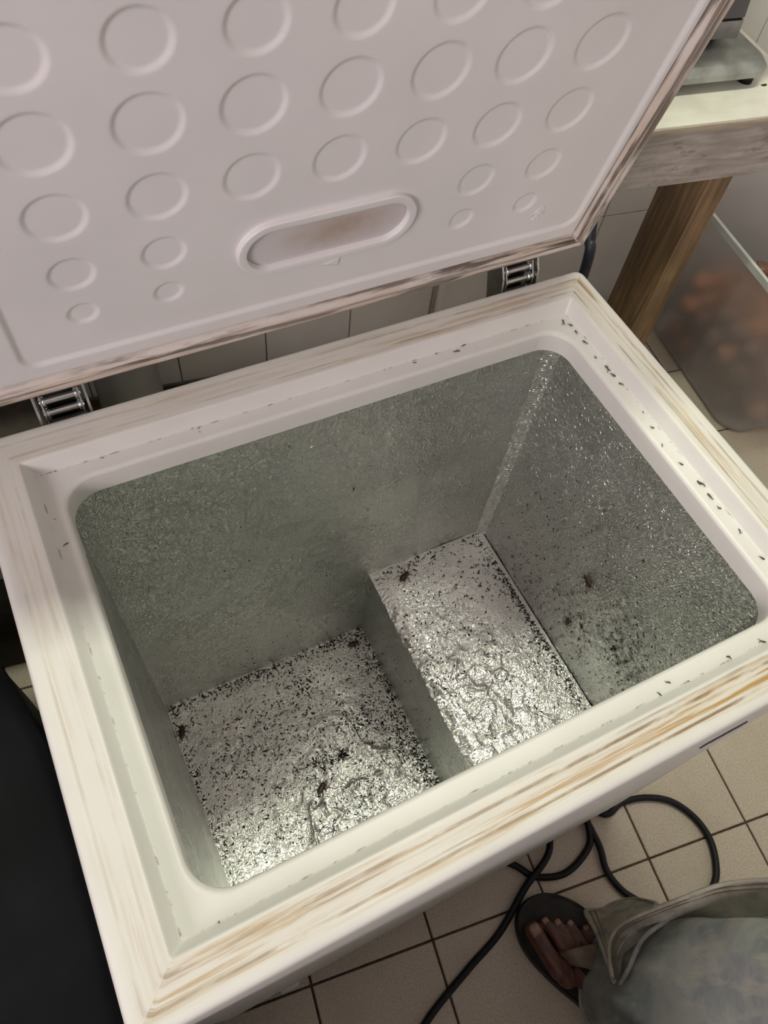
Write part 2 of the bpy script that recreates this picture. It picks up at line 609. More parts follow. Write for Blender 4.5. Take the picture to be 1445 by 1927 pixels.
wall_back = room_box('wall_back', (FX0, FY1 + 0.006, -0.05), (FX1, FY1 + 0.12, 2.7), M_WGROUT)
tag(wall_back, 'white tiled wall behind the freezer', None, None, 'structure')
bm = bmesh.new()
bm_box(bm, (-0.1 + 0.0014, 0.0, -0.15 + 0.0014), (0.1 - 0.0014, 0.008, 0.15 - 0.0014), 0.001, 1)
wt0 = bm_obj('tile', bm, M_WALLTILE, wall_back)
first = True
for ix in range(-6, 10):
    for iz in range(0, 7):
        t = wt0 if first else wt0.copy()
        if not first:
            COL.objects.link(t)
            t.parent = wall_back
        first = False
        t.location = (0.363 + (ix + 0.5) * 0.2, FY1, 0.004 + (iz + 0.5) * 0.3)

wall_right = room_box('wall_right', (2.02, FY0, -0.05), (2.14, FY1 + 0.12, 2.7), M_PAINT)
tag(wall_right, 'pale painted wall beside the plastic bin', None, None, 'structure')
ceiling = room_box('ceiling', (FX0, -1.4, 2.62), (2.14, FY1 + 0.12, 2.72), M_CEIL)
tag(ceiling, 'pale ceiling above the freezer', None, None, 'structure')

# ceiling lamp fixture
lamp = empty('ceiling_lamp', LAMP)
tag(lamp, 'long white fluorescent lamp fixed under the ceiling', 'lamp')
box('fixture', (-0.63, -0.045, 0.05), (0.63, 0.045, 0.2), M_SHELL, lamp, 0.01)
tube('lamp_tube', [(-0.6, 0, 0.03), (0.6, 0, 0.03)], 0.013, M_WHITE, lamp, 12)
for s in (-1, 1):
    box('tube_holder', (s * 0.61 - 0.012, -0.016, 0.01), (s * 0.61 + 0.012, 0.016, 0.055), M_SHELL, lamp, 0.003)

# left wall with its window
bm = bmesh.new()
for lo, hi in (((WX - 0.12, FY0, -0.05), (WX, WY0, 2.62)), ((WX - 0.12, WY1, -0.05), (WX, FY1 + 0.12, 2.62)), ((WX - 0.12, WY0, -0.05), (WX, WY1, WZ0)), ((WX - 0.12, WY0, WZ1), (WX, WY1, 2.62))):
    bm_box(bm, lo, hi)
wl = bm_obj('wall_left', bm, M_PAINT)
wl.rotation_euler = (0, 0, TH)
tag(wl, 'pale painted wall with a window', None, None, 'structure')
bm = bmesh.new()
for lo, hi in (((WX - 0.09, WY0, WZ0), (WX - 0.04, WY0 + 0.05, WZ1)), ((WX - 0.09, WY1 - 0.05, WZ0), (WX - 0.04, WY1, WZ1)), ((WX - 0.09, WY0 + 0.05, WZ0), (WX - 0.04, WY1 - 0.05, WZ0 + 0.05)), ((WX - 0.09, WY0 + 0.05, WZ1 - 0.05), (WX - 0.04, WY1 - 0.05, WZ1)), ((WX - 0.08, (WY0 + WY1) / 2 - 0.02, WZ0 + 0.05), (WX - 0.05, (WY0 + WY1) / 2 + 0.02, WZ1 - 0.05))):
    bm_box(bm, lo, hi)
wd = bm_obj('window_1', bm, M_SHELL)
wd.rotation_euler = (0, 0, TH)
tag(wd, 'white framed window in the left wall', None, None, 'structure')

# white conduit on the tiled wall
cond = room_box('wall_conduit', (0.768, 1.236, 0.0), (0.784, 1.2519, 1.5), M_WHITE, None, 0.002)
tag(cond, 'narrow white cable conduit running up the tiled wall', 'conduit')

# ------------------------------------------------------------------ chest freezer
FW, FD, FH = 0.7151, 0.5306, 0.7762
ZL = 0.7604                        # ledge
freezer = empty('chest_freezer', (FW / 2, FD / 2, 0))
tag(freezer, 'open white chest freezer with dirty foil lined interior and stained rim', 'freezer')

def F(o):
    """parent to the freezer, keeping world coordinates"""
    o.parent = freezer
    o.matrix_parent_inverse = Matrix.Translation((-FW / 2, -FD / 2, 0))
    return o

# profile: inset, z, corner radius
prof = [(0.030, 0.052, 0.012), (0.006, 0.052, 0.012), (0.001, 0.056, 0.012), (0.001, 0.30, 0.012), (0.001, 0.730, 0.012),
        (0.001, 0.7335, 0.012), (0.0, 0.7345, 0.012), (0.0, FH - 0.007, 0.012), (0.0012, FH - 0.003, 0.011), (0.0035, FH - 0.0008, 0.009), (0.007, FH, 0.007),
        (0.012, FH, 0.006), (0.0135, FH - 0.0006, 0.006), (0.030, FH - 0.0006, 0.005), (0.0315, FH, 0.004), (0.0385, FH, 0.003), (0.0402, FH - 0.0006, 0.003), (0.0415, FH - 0.0026, 0.003),
        (0.0470, ZL + 0.0020, 0.003), (0.0480, ZL + 0.0003, 0.003), (0.0495, ZL, 0.004), (0.0620, ZL, 0.030), (0.0642, ZL - 0.0004, 0.031), (0.0660, ZL - 0.0018, 0.032),
        (0.0669, ZL - 0.0042, 0.032), (0.0672, ZL - 0.012, 0.032), (0.0676, ZL - 0.026, 0.032)]
rings = []
for (ins, z, r) in prof:
    rings.append([(x, y, z, s, u) for (x, y, s, u) in rrect(ins, FW - ins, ins, FD - ins, r, 8, 24)])
nR = len(rings[0])
V = [(p[0], p[1], p[2]) for r in rings for p in r]
Fc = []
for i in range(len(rings) - 1):
    for k in range(nR):
        k2 = (k + 1) % nR
        Fc.append((i * nR + k, i * nR + k2, (i + 1) * nR + k2, (i + 1) * nR + k))
cab = F(me_obj('cabinet', V, Fc, M_RIM, None, True))
me = cab.data
cab_side = [p[3] for r in rings for p in r]
cab_u = [p[4] for r in rings for p in r]
pl = []
acc = 0.0
for i, (ins, z, r) in enumerate(prof):
    pl.append(ins if z > 0.7 else -1.0)
# v runs along the surface: inset on top, plus the drop of the wedge
vv = []
for (ins, z, r) in prof:
    if z < FH - 0.009 and ins < 0.03: vv.append(-0.05)
    elif ins <= 0.0402: vv.append(ins)
    elif ins <= 0.0480: vv.append(0.0402 + (FH - z) * 0.65)
    else: vv.append(0.0508 + (ins - 0.0480) + max(0, ZL - z))
uvl = me.uv_layers.new(name='UVMap')
for p in me.polygons:
    for li in p.loop_indices:
        vi = me.loops[li].vertex_index
        ring = vi // nR
        uvl.data[li].uv = (cab_u[vi] + 1.7 * cab_side[vi], vv[ring])
at = me.attributes.new('stain', 'FLOAT', 'POINT')
amt = []
for vi in range(len(V)):
    s, u = cab_side[vi], cab_u[vi]
    if s == 0:   a = 0.75 + 0.40 * sstep(0.20, 0.45, u) - 0.15 * sstep(0.64, 0.70, u)       # front
    elif s == 1: a = 0.62 + 0.25 * sstep(0.38, 0.50, u)                                    # right, dirtiest at the back corner
    elif s == 2: a = 0.58 - 0.30 * sstep(0.12, 0.5, u)                                     # back (u runs from right to left)
    else:        a = 0.22
    amt.append(float(a))
at.data.foreach_set('value', amt)
me.set_sharp_from_angle(angle=1.2)
wn = cab.modifiers.new('weighted', 'WEIGHTED_NORMAL')
wn.keep_sharp = True
wn.weight = 100

# bottom plate and casters
F(box('base_plate', (0.02, 0.02, 0.045), (FW - 0.02, FD - 0.02, 0.060), M_ZINC))
for (x, y) in ((0.10, 0.016), (FW - 0.10, 0.05), (0.10, FD - 0.06), (FW - 0.10, FD - 0.06)):
    c = box('caster', (x - 0.016, y - 0.02, 0.022), (x + 0.016, y + 0.02, 0.0451), M_CLEAR, None, 0.004)
    F(c)
    v, f = tube_geo([(x - 0.010, y, 0.019), (x + 0.010, y, 0.019)], 0.019, 16)
    wv = me_obj('wheel', v, f, M_CLEAR, c, True)

# print on the front panel (unreadable from above)
for k in range(5):
    x0 = 0.560 + k * 0.012
    F(box('print_mark', (x0, -0.0004, 0.630 + 0.002 * (k % 2)), (x0 + 0.008, 0.0012, 0.645), M_PRINT))

# ---------------- foil liner
IL, IR, IB, IF_ = 0.0704, 0.0840, 0.0764, 0.0740
Z1, Z2, XS = 0.1102, 0.3116, 0.4281
ZT = ZL - 0.024
ni = VN(5); nj = VN(8)
def liner_walls():
    nz = 150
    top = rrect(0.0668, FW - 0.0668, 0.0668, FD - 0.0668, 0.014, 1, 170)
    bot = rrect(IL, FW - IR, IF_, FD - IB, 0.010, 1, 170)
    n = len(top)
    P = np.zeros((n + 1, nz, 3))
    T = np.array([(p[0], p[1]) for p in top]); B = np.array([(p[0], p[1]) for p in bot])
    side = np.array([p[2] for p in bot])
    s = np.concatenate([[0], np.cumsum(np.hypot(*(np.diff(np.vstack([B, B[:1]]), axis=0).T)))])[:-1]
    d = np.roll(B, -1, 0) - np.roll(B, 1, 0)
    d /= np.linalg.norm(d, axis=1)[:, None] + 1e-9
    nrm = np.stack([-d[:, 1], d[:, 0]], 1)            # inwards
    zz = np.linspace(Z1 - 0.02, ZT, nz)
    t = (zz - Z1) / (ZT - Z1)
    X = B[:, None, :] * (1 - t)[None, :, None] + T[:, None, :] * t[None, :, None]
    SS = s[:, None] + 0 * zz[None, :]
    ZZ = zz[None, :] + 0 * s[:, None]
    h = 0.0011 * fbm(ni, SS * 9, ZZ * 7, 3)
    # horizontal tape edges
    for k, (zc, a) in enumerate([(0.45, 0.0006), (0.36, 0.0005), (0.56, 0.0005), (0.66, 0.0005)]):
        h += a * sstep(-0.003, 0.003, ZZ - zc - 0.02 * np.sin(SS * 3 + k)) * (1 if k % 2 else -1)
    # dents and blisters
    r2 = np.random.default_rng(3)
    for k in range(150):
        cs, cz = r2.uniform(0, s[-1]), r2.uniform(0.13, 0.72)
        la, lb = r2.uniform(0.006, 0.015), r2.uniform(0.0035, 0.006)
        an = r2.uniform(0.1, 0.8)
        du = (SS - cs) * math.cos(an) + (ZZ - cz) * math.sin(an)
        dv = -(SS - cs) * math.sin(an) + (ZZ - cz) * math.cos(an)
        h += r2.choice([1, 1, -1]) * r2.uniform(0.0004, 0.0012) * np.exp(-(du / la) ** 2 - (dv / lb) ** 2)
    # the rear wall is covered by two sheets; the right one laps over the left along a vertical seam
    bk = (side == 2)[:, None] * np.ones_like(ZZ)
    xx = X[:, :, 0]
    h += bk * (0.0011 * sstep(XS + 0.0002, XS + 0.0012, xx) - 0.010 * np.clip(xx - XS - 0.001, 0, 0.2) * sstep(FW - IR, FW - IR - 0.05, xx))
    edge = sstep(0, 0.03, ZT - ZZ)
    h = h * edge
    X = X + nrm[:, None, :] * h[:, :, None]
    P[:n, :, :2] = X
    P[:n, :, 2] = ZZ
    P[n] = P[0]
    return P
LW = liner_walls()
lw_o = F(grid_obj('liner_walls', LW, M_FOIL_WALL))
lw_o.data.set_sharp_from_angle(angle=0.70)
# wrinkled foil floors
na, nb, nc = VN(21), VN(22), VN(23)
def cellf(x, y, k, seed):
    """squared distance to the nearest jittered cell point: facets meeting in sharp creases"""
    g = np.random.default_rng(seed).random((97, 89, 2))
    u = x * k; w = y * k
    iu = np.floor(u).astype(int); iw = np.floor(w).astype(int)
    best = np.full(np.shape(u), 9.0)
    for a in (-1, 0, 1):
        for b in (-1, 0, 1):
            q = g[(iu + a) % 97, (iw + b) % 89]
            d = (iu + a + q[..., 0] - u) ** 2 + (iw + b + q[..., 1] - w) ** 2
            best = np.minimum(best, d)
    return best

def crumple(x, y, seed, k=34):
    wx = x + 0.010 * nb(x * 30 + seed, y * 30) + 0.003 * na(x * 90, y * 90 + seed)
    wy = y + 0.010 * nc(x * 30 + 5, y * 30 + seed) + 0.003 * nb(x * 90 + 7, y * 90)
    sgn = sstep(-0.15, 0.15, na(x * 17 + seed, y * 17 + 2)) * 2 - 1
    return (cellf(wx, wy, k, seed) - 0.25) * sgn * 1.0 + 0.38 * (cellf(wx, wy * 0.8, k * 2.3, seed + 1) - 0.25) + 0.12 * (cellf(wx, wy, k * 5.0, seed + 2) - 0.25)

def low_h(x, y):
    x = np.asarray(x, float); y = np.asarray(y, float)
    rough = 0.10 + 0.90 * np.exp(-(((x - 0.285) / 0.11) ** 2 + ((y - 0.21) / 0.10) ** 2)) + 0.5 * np.exp(-(((x - 0.14) / 0.035) ** 2 + ((y - 0.355) / 0.035) ** 2))
    h = 0.0012 * fbm(na, x * 22, y * 22, 3, 0.5) * (0.3 + rough) + 0.0080 * crumple(x, y, 3, 34) * rough
    h += 0.007 * np.exp(-(((x - 0.30) / 0.06) ** 2 + ((y - 0.30) / 0.05) ** 2))
    for (ax, ay, bx, by, a, w) in [(0.245, 0.20, 0.235, 0.12, 0.0045, 0.004), (0.225, 0.21, 0.200, 0.11, 0.0045, 0.004), (0.245, 0.20, 0.31, 0.145, 0.004, 0.004), (0.345, 0.255, 0.415, 0.205, 0.005, 0.004), (0.33, 0.31, 0.365, 0.20, 0.004, 0.004)]:
        L2 = (bx - ax) ** 2 + (by - ay) ** 2
        t = np.clip(((x - ax) * (bx - ax) + (y - ay) * (by - ay)) / L2, 0, 1)
        wob = 0.010 * nb(x * 40 + 3, y * 40)
        d = np.abs(np.hypot(x - ax - t * (bx - ax) + wob, y - ay - t * (by - ay) - wob))
        h += a * np.exp(-d / w)
    for (cx, cy, r, a) in [(0.20, 0.165, 0.010, 0.0010), (0.165, 0.14, 0.006, 0.0008)]:
        d = np.hypot(x - cx, y - cy) / r
        h += a * (np.exp(-(d - 0.8) ** 2 * 10) - 0.6 * np.exp(-d ** 2 * 3))
    e = np.minimum(np.minimum(x - IL, XS - x), np.minimum(y - IF_, FD - IB - y))
    return Z1 + np.maximum(h, -0.003) * sstep(0.0, 0.02, e)

def step_h(x, y):
    x = np.asarray(x, float); y = np.asarray(y, float)
    rough = 0.10 + 0.90 * np.exp(-(((x - 0.495) / 0.065) ** 2)) * sstep(0.38, 0.27, y)
    h = 0.0011 * fbm(nb, x * 26, y * 26, 3, 0.5) * (0.4 + rough) + 0.0066 * crumple(x + 1.3, y, 11, 40) * rough
    for (cx, cy, r, a) in [(0.545, 0.285, 0.011, 0.003), (0.505, 0.235, 0.022, 0.004), (0.535, 0.225, 0.010, 0.004), (0.56, 0.37, 0.008, 0.0012), (0.53, 0.395, 0.008, 0.0012), (0.50, 0.35, 0.012, 0.0012)]:
        d = np.hypot(x - cx + 0.003 * na(x * 80, y * 80), y - cy) / r
        h += a * (np.exp(-np.abs(d - 0.8) * 5) * 0.8 + np.exp(-d ** 2 * 2) * 0.3)
    e = np.minimum(np.minimum(x - XS + 0.012, FW - IR - x), np.minimum(y - IF_, FD - IB - y))
    drop = -0.008 * sstep(0.016, 0.0, x - XS) * np.clip(0.5 + 0.45 * nb(y * 45, x * 45) + 0.45 * na(y * 170, x * 120) + 0.3 * nc(y * 330, x * 200), 0, 1.3) * sstep(0.44, 0.41, y)
    return Z2 + np.maximum(h, -0.003) * sstep(0.0, 0.012, e) + drop

def height_grid(fn, x0, x1, y0, y1, step):
    nx, ny = int((x1 - x0) / step), int((y1 - y0) / step)
    X, Y = np.meshgrid(np.linspace(x0, x1, nx), np.linspace(y0, y1, ny), indexing='ij')
    Z = fn(X, Y)
    return np.stack([X, Y, Z], -1)
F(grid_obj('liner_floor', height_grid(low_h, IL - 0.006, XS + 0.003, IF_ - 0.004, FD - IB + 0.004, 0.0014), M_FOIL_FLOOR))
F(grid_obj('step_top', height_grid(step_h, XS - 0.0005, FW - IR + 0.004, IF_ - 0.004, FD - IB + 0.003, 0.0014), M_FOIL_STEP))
ys = np.linspace(IF_ - 0.004, FD - IB + 0.003, 160)
zs = np.linspace(0, 1, 60)
ztop = step_h(np.full_like(ys, XS - 0.0005), ys)
Pz = Z1 - 0.004 + (ztop[:, None] - Z1 + 0.004) * zs[None, :]
Px = XS - 0.0005 + 0.0016 * fbm(nc, ys[:, None] * 14, Pz * 12, 3) * (zs * (1 - zs) * 4)[None, :]
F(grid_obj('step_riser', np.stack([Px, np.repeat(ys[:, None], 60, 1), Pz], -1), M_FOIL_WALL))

# ---------------- lid
LYZ = (0.5389, 0.8030)
LA = 1.3574
lu = Vector((1, 0, 0))
lv = Vector((0, -math.cos(LA), math.sin(LA)))
ln = Vector((0, -math.sin(LA), -math.cos(LA)))        # towards the camera
LID = Matrix(((lu.x, lv.x, ln.x, 0.0), (lu.y, lv.y, ln.y, LYZ[0]), (lu.z, lv.z, ln.z, LYZ[1]), (0, 0, 0, 1)))
LL = 0.57
lid = me_obj('lid', [], [], M_SHELL)
bm = bmesh.new()
bm_box(bm, (-0.002, 0.001, -0.062), (FW + 0.002, LL - 0.001, -0.0085), 0.010, 3)
bmesh.ops.recalc_face_normals(bm, faces=bm.faces[:])
bm.to_mesh(lid.data)
bm.free()
for p in lid.data.polygons: p.use_smooth = True
lid.data.set_sharp_from_angle(angle=0.8)
lid.matrix_world = LID
lid.parent = freezer
lid.matrix_parent_inverse = Matrix.Translation((-FW / 2, -FD / 2, 0))

GX = 0.0265  # gasket width
dots = []
cols = [0.063, 0.138, 0.213, 0.288, 0.363, 0.438, 0.513, 0.589, 0.664]
rows = [(0.105, 0.0125), (0.157, 0.0180), (0.2205, 0.0225), (0.2875, 0.0243), (0.349, 0.0215), (0.411, 0.0180), (0.463, 0.0125)]
for x in cols[1:-1]:
    for k, (v, r) in enumerate(rows):
        if k in (0, 1) and 0.25 < x < 0.47: continue
        dots.append((x, v, r))

def panel_h(x, v):
    h = np.zeros_like(x)
    # border step
    bx0, bx1, bv0, bv1, br = 0.076, 0.676, 0.0500, LL - 0.050, 0.016
    qx = np.abs(x - (bx0 + bx1) / 2) - (bx1 - bx0) / 2 + br
    qv = np.abs(v - (bv0 + bv1) / 2) - (bv1 - bv0) / 2 + br
    d = np.hypot(np.maximum(qx, 0), np.maximum(qv, 0)) + np.minimum(np.maximum(qx, qv), 0) - br
    h -= 0.0030 * sstep(0.0030, -0.0030, d)
    for (cx, cv, r) in dots:
        dd = np.hypot(x - cx, v - cv) - r
        h -= 0.0021 * sstep(0.0022, -0.0030, dd)
    # seat of the lamp
    qx = np.maximum(np.abs(x - 0.3635) - 0.055, 0)
    dd = np.hypot(qx, v - 0.134) - 0.029
    h -= 0.004 * sstep(0.001, -0.001, dd)
    # small moulded arrow under the lamp
    ax, av = x - 0.374, v - 0.0895
    tri = (ax > -0.011) & (ax < 0.006) & (np.abs(av + 0.001) < (ax + 0.011) * 0.33)
    h += 0.0012 * tri
    # rolled edge
    e = np.minimum(np.minimum(x - GX, FW - GX - x), np.minimum(v - GX, LL - GX - v))
    h -= 0.006 * np.clip(1 - e / 0.006, 0, 1) ** 2
    return h
st = 0.00135
nx, nv_ = int((FW - 2 * GX) / st), int((LL - 2 * GX) / st)
X, Vv = np.meshgrid(np.linspace(GX, FW - GX, nx), np.linspace(GX, LL - GX, nv_), indexing='ij')
hp = panel_h(X, Vv)
# round the panel corners
rc = 0.012
for sx in (0, 1):
    for sv in (0, 1):
        cx = GX + rc if sx == 0 else FW - GX - rc
        cv = GX + rc if sv == 0 else LL - GX - rc
        dx = (cx - X) if sx == 0 else (X - cx)
        dv = (cv - Vv) if sv == 0 else (Vv - cv)
        dd = np.hypot(np.maximum(dx, 0), np.maximum(dv, 0))
        mk = (dx > 0) & (dv > 0) & (dd > rc)
        hp = np.where(mk, -0.0085, hp)
grid_obj('inner_panel', np.stack([X, Vv, hp], -1), M_WHITE, lid)

# gasket: swept soft profile, mitred corners
gp = [(0.0, -0.0085), (0.0005, -0.002), (0.0025, 0.0005), (0.006, 0.0014), (0.0085, -0.0012), (0.0105, -0.0014), (0.0125, 0.0016), (0.0165, 0.0026), (0.0205, 0.0012), (0.0232, -0.003), (0.0255, -0.0085)]
gr = []
SUB = 60
for (ins, w) in gp:
    gr.append([(x, y, w, s, u) for (x, y, s, u) in rrect(ins, FW - ins, ins, LL - ins, 0.004 if ins < 0.015 else 0.006, 4, SUB)])
n = len(gr[0])
V = [(p[0], p[1], p[2]) for r in gr for p in r]
Fc = [(i * n + k, i * n + (k + 1) % n, (i + 1) * n + (k + 1) % n, (i + 1) * n + k) for i in range(len(gr) - 1) for k in range(n)]
gas = me_obj('gasket', V, Fc, M_GASKET, lid, True)
uvl = gas.data.uv_layers.new(name='UVMap')
info = [(p[3], p[4]) for r in gr for p in r]
for p in gas.data.polygons:
    for li in p.loop_indices:
        vi = gas.data.loops[li].vertex_index
        uvl.data[li].uv = (info[vi][1] + 1.3 * info[vi][0], gp[vi // n][0])
at = gas.data.attributes.new('stain', 'FLOAT', 'POINT')
av = []
for (s, u) in info:
    if s == 0: a = 0.75 + 0.35 * sstep(0.35, 0.68, u) + 0.2 * math.exp(-((u - 0.16) / 0.09) ** 2)
    elif s == 1: a = 1.0 - 0.25 * sstep(0.0, 0.3, u)
    else: a = 0.8
    av.append(float(a))
at.data.foreach_set('value', av)

# interior lamp: oval frame and cover
def capsule(cx, cv, hl, r, seg=20):
    pts = []
    for k in range(seg + 1):
        a = -math.pi / 2 + math.pi * k / seg
        pts.append((cx + hl + r * math.cos(a), cv + r * math.sin(a)))
    for k in range(seg + 1):
        a = math.pi / 2 + math.pi * k / seg
        pts.append((cx - hl + r * math.cos(a), cv + r * math.sin(a)))
    return pts
def capsule_loft(name, prof, mat, parent, cap=False):
    rs = [capsule(0.3635, 0.134, 0.055, r) for (r, w) in prof]
    n = len(rs[0])
    V = [(p[0], p[1], prof[i][1]) for i, rr in enumerate(rs) for p in rr]
    Fc = [(i * n + k, i * n + (k + 1) % n, (i + 1) * n + (k + 1) % n, (i + 1) * n + k) for i in range(len(rs) - 1) for k in range(n)]
    if cap: Fc.append(tuple((len(rs) - 1) * n + k for k in range(n)))
    o = me_obj(name, V, Fc, mat, parent, True)
    o.data.set_sharp_from_angle(angle=0.7)
    return o
capsule_loft('lamp_frame', [(0.0335, -0.003), (0.0335, 0.0015), (0.0325, 0.0026), (0.0270, 0.0030), (0.0255, 0.0025), (0.0248, 0.0010), (0.0246, -0.0040)], M_WHITE, lid)
m, nt, bs = new_mat('lamp_cover_dirty')
co = coord(nt)
dn = nd(nt, 'ShaderNodeVectorMath', operation='DISTANCE')
nt.links.new(mapping(nt, co, (0.55, 1.3, 1)), dn.inputs[0])
dn.inputs[1].default_value = (0.375 * 0.55, 0.137 * 1.3, 0)
fall = mrange(nt, dn.outputs['Value'], 0.045, 0.004)
k = math_(nt, 'MULTIPLY', fall, mrange(nt, noise(nt, co, 60, 5), 0.3, 0.7, 0.65, 1.0))
nt.links.new(mixc(nt, k, (0.66, 0.625, 0.64), (0.47, 0.37, 0.30)), bs.inputs['Base Color'])
bs.inputs['Roughness'].default_value = 0.35
capsule_loft('lamp_cover', [(0.0247, -0.0040), (0.0240, -0.0030), (0.018, -0.0024), (0.010, -0.0029)], m, lid, True)

# raised recycling triangle moulded into the lid
def mould_path(name, pts, r=0.0005, z=-0.0029):
    return tube(name, [(p[0], p[1], z) for p in pts], r, M_WHITE, lid, 6)
cx, cv, R_ = 0.6155, 0.083, 0.0100
geo = []
for k in range(3):
    a = math.pi / 2 + k * 2 * math.pi / 3
    b = a + 2 * math.pi / 3
    A = (cx + R_ * math.cos(a), cv + R_ * math.sin(a)); B = (cx + R_ * math.cos(b), cv + R_ * math.sin(b))
    f0, f1 = 0.16, 0.78
    for off in (-0.0011, 0.0011):
        nxn, nyn = -(B[1] - A[1]), (B[0] - A[0])
        ll = math.hypot(nxn, nyn); nxn /= ll; nyn /= ll
        geo.append(tube_geo([(A[0] + (B[0] - A[0]) * t + nxn * off, A[1] + (B[1] - A[1]) * t + nyn * off, -0.0029) for t in (f0, f1)], 0.00045, 6))
    T = (A[0] + (B[0] - A[0]) * 0.94, A[1] + (B[1] - A[1]) * 0.94)
    Q = (A[0] + (B[0] - A[0]) * f1, A[1] + (B[1] - A[1]) * f1)
    geo.append(tube_geo([(Q[0] + nxn * 0.0026, Q[1] + nyn * 0.0026, -0.0029), (T[0], T[1], -0.0029), (Q[0] - nxn * 0.0026, Q[1] - nyn * 0.0026, -0.0029)], 0.00045, 6))
# characters: 6 inside, PS below
geo.append(tube_geo([(cx + 0.0022 * math.cos(t) * (0.6 if t > 3.2 else 1), cv - 0.0012 + 0.0024 * math.sin(t) + (0.0012 if t > 3 else 0), -0.0029) for t in np.linspace(0.6, 6.6, 16)], 0.0004, 6))
px_, pv_ = cx - 0.0050, cv - 0.0135
geo.append(tube_geo([(px_, pv_, -0.0029), (px_, pv_ + 0.006, -0.0029), (px_ + 0.0028, pv_ + 0.006, -0.0029), (px_ + 0.0032, pv_ + 0.0045, -0.0029), (px_ + 0.0028, pv_ + 0.0032, -0.0029), (px_, pv_ + 0.0030, -0.0029)], 0.0004, 6))
sx_ = cx + 0.002
geo.append(tube_geo([(sx_ + 0.0034, pv_ + 0.0055, -0.0029), (sx_ + 0.001, pv_ + 0.006, -0.0029), (sx_, pv_ + 0.0045, -0.0029), (sx_ + 0.0016, pv_ + 0.0031, -0.0029), (sx_ + 0.0032, pv_ + 0.0017, -0.0029), (sx_ + 0.0022, pv_ + 0.0002, -0.0029), (sx_, pv_ + 0.0006, -0.0029)], 0.0004, 6))
v, f = merge_geo(geo)
me_obj('recycling_mark', v, f, M_WHITE, lid, True)

# hinges: two zinc brackets with side cheeks and rollers
def hinge(x0, x1):
    h = box('hinge', (x0 + 0.004, FD + 0.001, 0.60), (x1 - 0.004, FD + 0.006, FH - 0.006), M_ZINC)
    F(h)
    for xs in (x0, x1):
        bm = bmesh.new()
        pr = [(FD + 0.001, 0.66), (FD + 0.001, FH - 0.004), (FD + 0.004, FH + 0.012), (FD + 0.014, FH + 0.030), (FD + 0.034, FH + 0.036), (FD + 0.040, FH + 0.016), (FD + 0.026, FH - 0.03), (FD + 0.022, 0.66)]
        vs = [bm.verts.new((xs - 0.0012, a, b)) for a, b in pr]
        fc = bm.faces.new(vs)
        ex = bmesh.ops.extrude_face_region(bm, geom=[fc])
        bmesh.ops.translate(bm, verts=[g for g in ex['geom'] if isinstance(g, bmesh.types.BMVert)], vec=(0.0024, 0, 0))
        bm_obj('side_cheek', bm, M_STEEL, h)
        # inner arm that carries the pins
        xi = xs + (0.006 if xs == x0 else -0.006)
        bm = bmesh.new()
        pr = [(FD + 0.003, FH - 0.012), (FD + 0.003, FH + 0.004), (FD + 0.012, FH + 0.022), (FD + 0.020, FH + 0.026), (FD + 0.020, FH + 0.014), (FD + 0.012, FH - 0.012)]
        vs = [bm.verts.new((xi - 0.0008, a, b)) for a, b in pr]
        fc = bm.faces.new(vs)
        ex = bmesh.ops.extrude_face_region(bm, geom=[fc])
        bmesh.ops.translate(bm, verts=[g for g in ex['geom'] if isinstance(g, bmesh.types.BMVert)], vec=(0.0016, 0, 0))
        bm_obj('pin_arm', bm, M_STEEL, h)
    for (yy, zz, r) in ((FD + 0.010, FH + 0.000, 0.0034), (FD + 0.013, FH + 0.014, 0.0034)):
        tube('hinge_pin', [(x0 + 0.004, yy, zz), (x0 + 0.0055, yy, zz), (x1 - 0.0055, yy, zz), (x1 - 0.004, yy, zz)], r, M_STEEL, h, 12)
        for xs in (x0 + 0.0085, x1 - 0.0085):
            tube('pin_head', [(xs - 0.0012, yy, zz), (xs + 0.0012, yy, zz)], r * 1.55, M_STEEL, h, 12)
    box('spring_plate', (x0 + 0.010, FD + 0.016, FH - 0.05), (x1 - 0.010, FD + 0.020, FH + 0.030), M_ZINC, h)
hinge(0.070, 0.118)
hinge(0.603, 0.652)

# ------------------------------------------------------------------ black box left of the freezer
def rounded_prism(name, poly, z0, z1, mat, r=0.02, bev=0.012):
    bm = bmesh.new()
    vs = [bm.verts.new((p[0], p[1], z0)) for p in poly]
    fc = bm.faces.new(vs)
    ex = bmesh.ops.extrude_face_region(bm, geom=[fc])
    nv = [g for g in ex['geom'] if isinstance(g, bmesh.types.BMVert)]
    bmesh.ops.translate(bm, verts=nv, vec=(0, 0, z1 - z0))
    ve = [e for e in bm.edges if abs(e.verts[0].co.z - e.verts[1].co.z) > 0.01]
    bmesh.ops.bevel(bm, geom=ve, offset=r, segments=6, profile=0.5, affect='EDGES')
    te = [e for e in bm.edges if e.verts[0].co.z > z1 - 1e-4 and e.verts[1].co.z > z1 - 1e-4]
    bmesh.ops.bevel(bm, geom=te, offset=bev, segments=4, profile=0.5, affect='EDGES')
    return bm_obj(name, bm, mat, None, True, 0.7)
bb = empty('storage_box', (-0.3, 0.1, 0))
tag(bb, 'large black plastic storage box standing close against the side of the freezer', 'storage box')
o = rounded_prism('body', [(-0.022, -0.80), (-0.022, 0.225), (-0.055, 0.355), (-0.155, 0.635), (-0.62, 0.635), (-0.62, -0.80)], 0.0, 0.660, M_BIN_BLACK, 0.02, 0.004)  # front end, out of view, lengthened to keep window light off the floor
o.parent = bb; o.matrix_parent_inverse = Matrix.Translation((0.3, -0.1, 0))
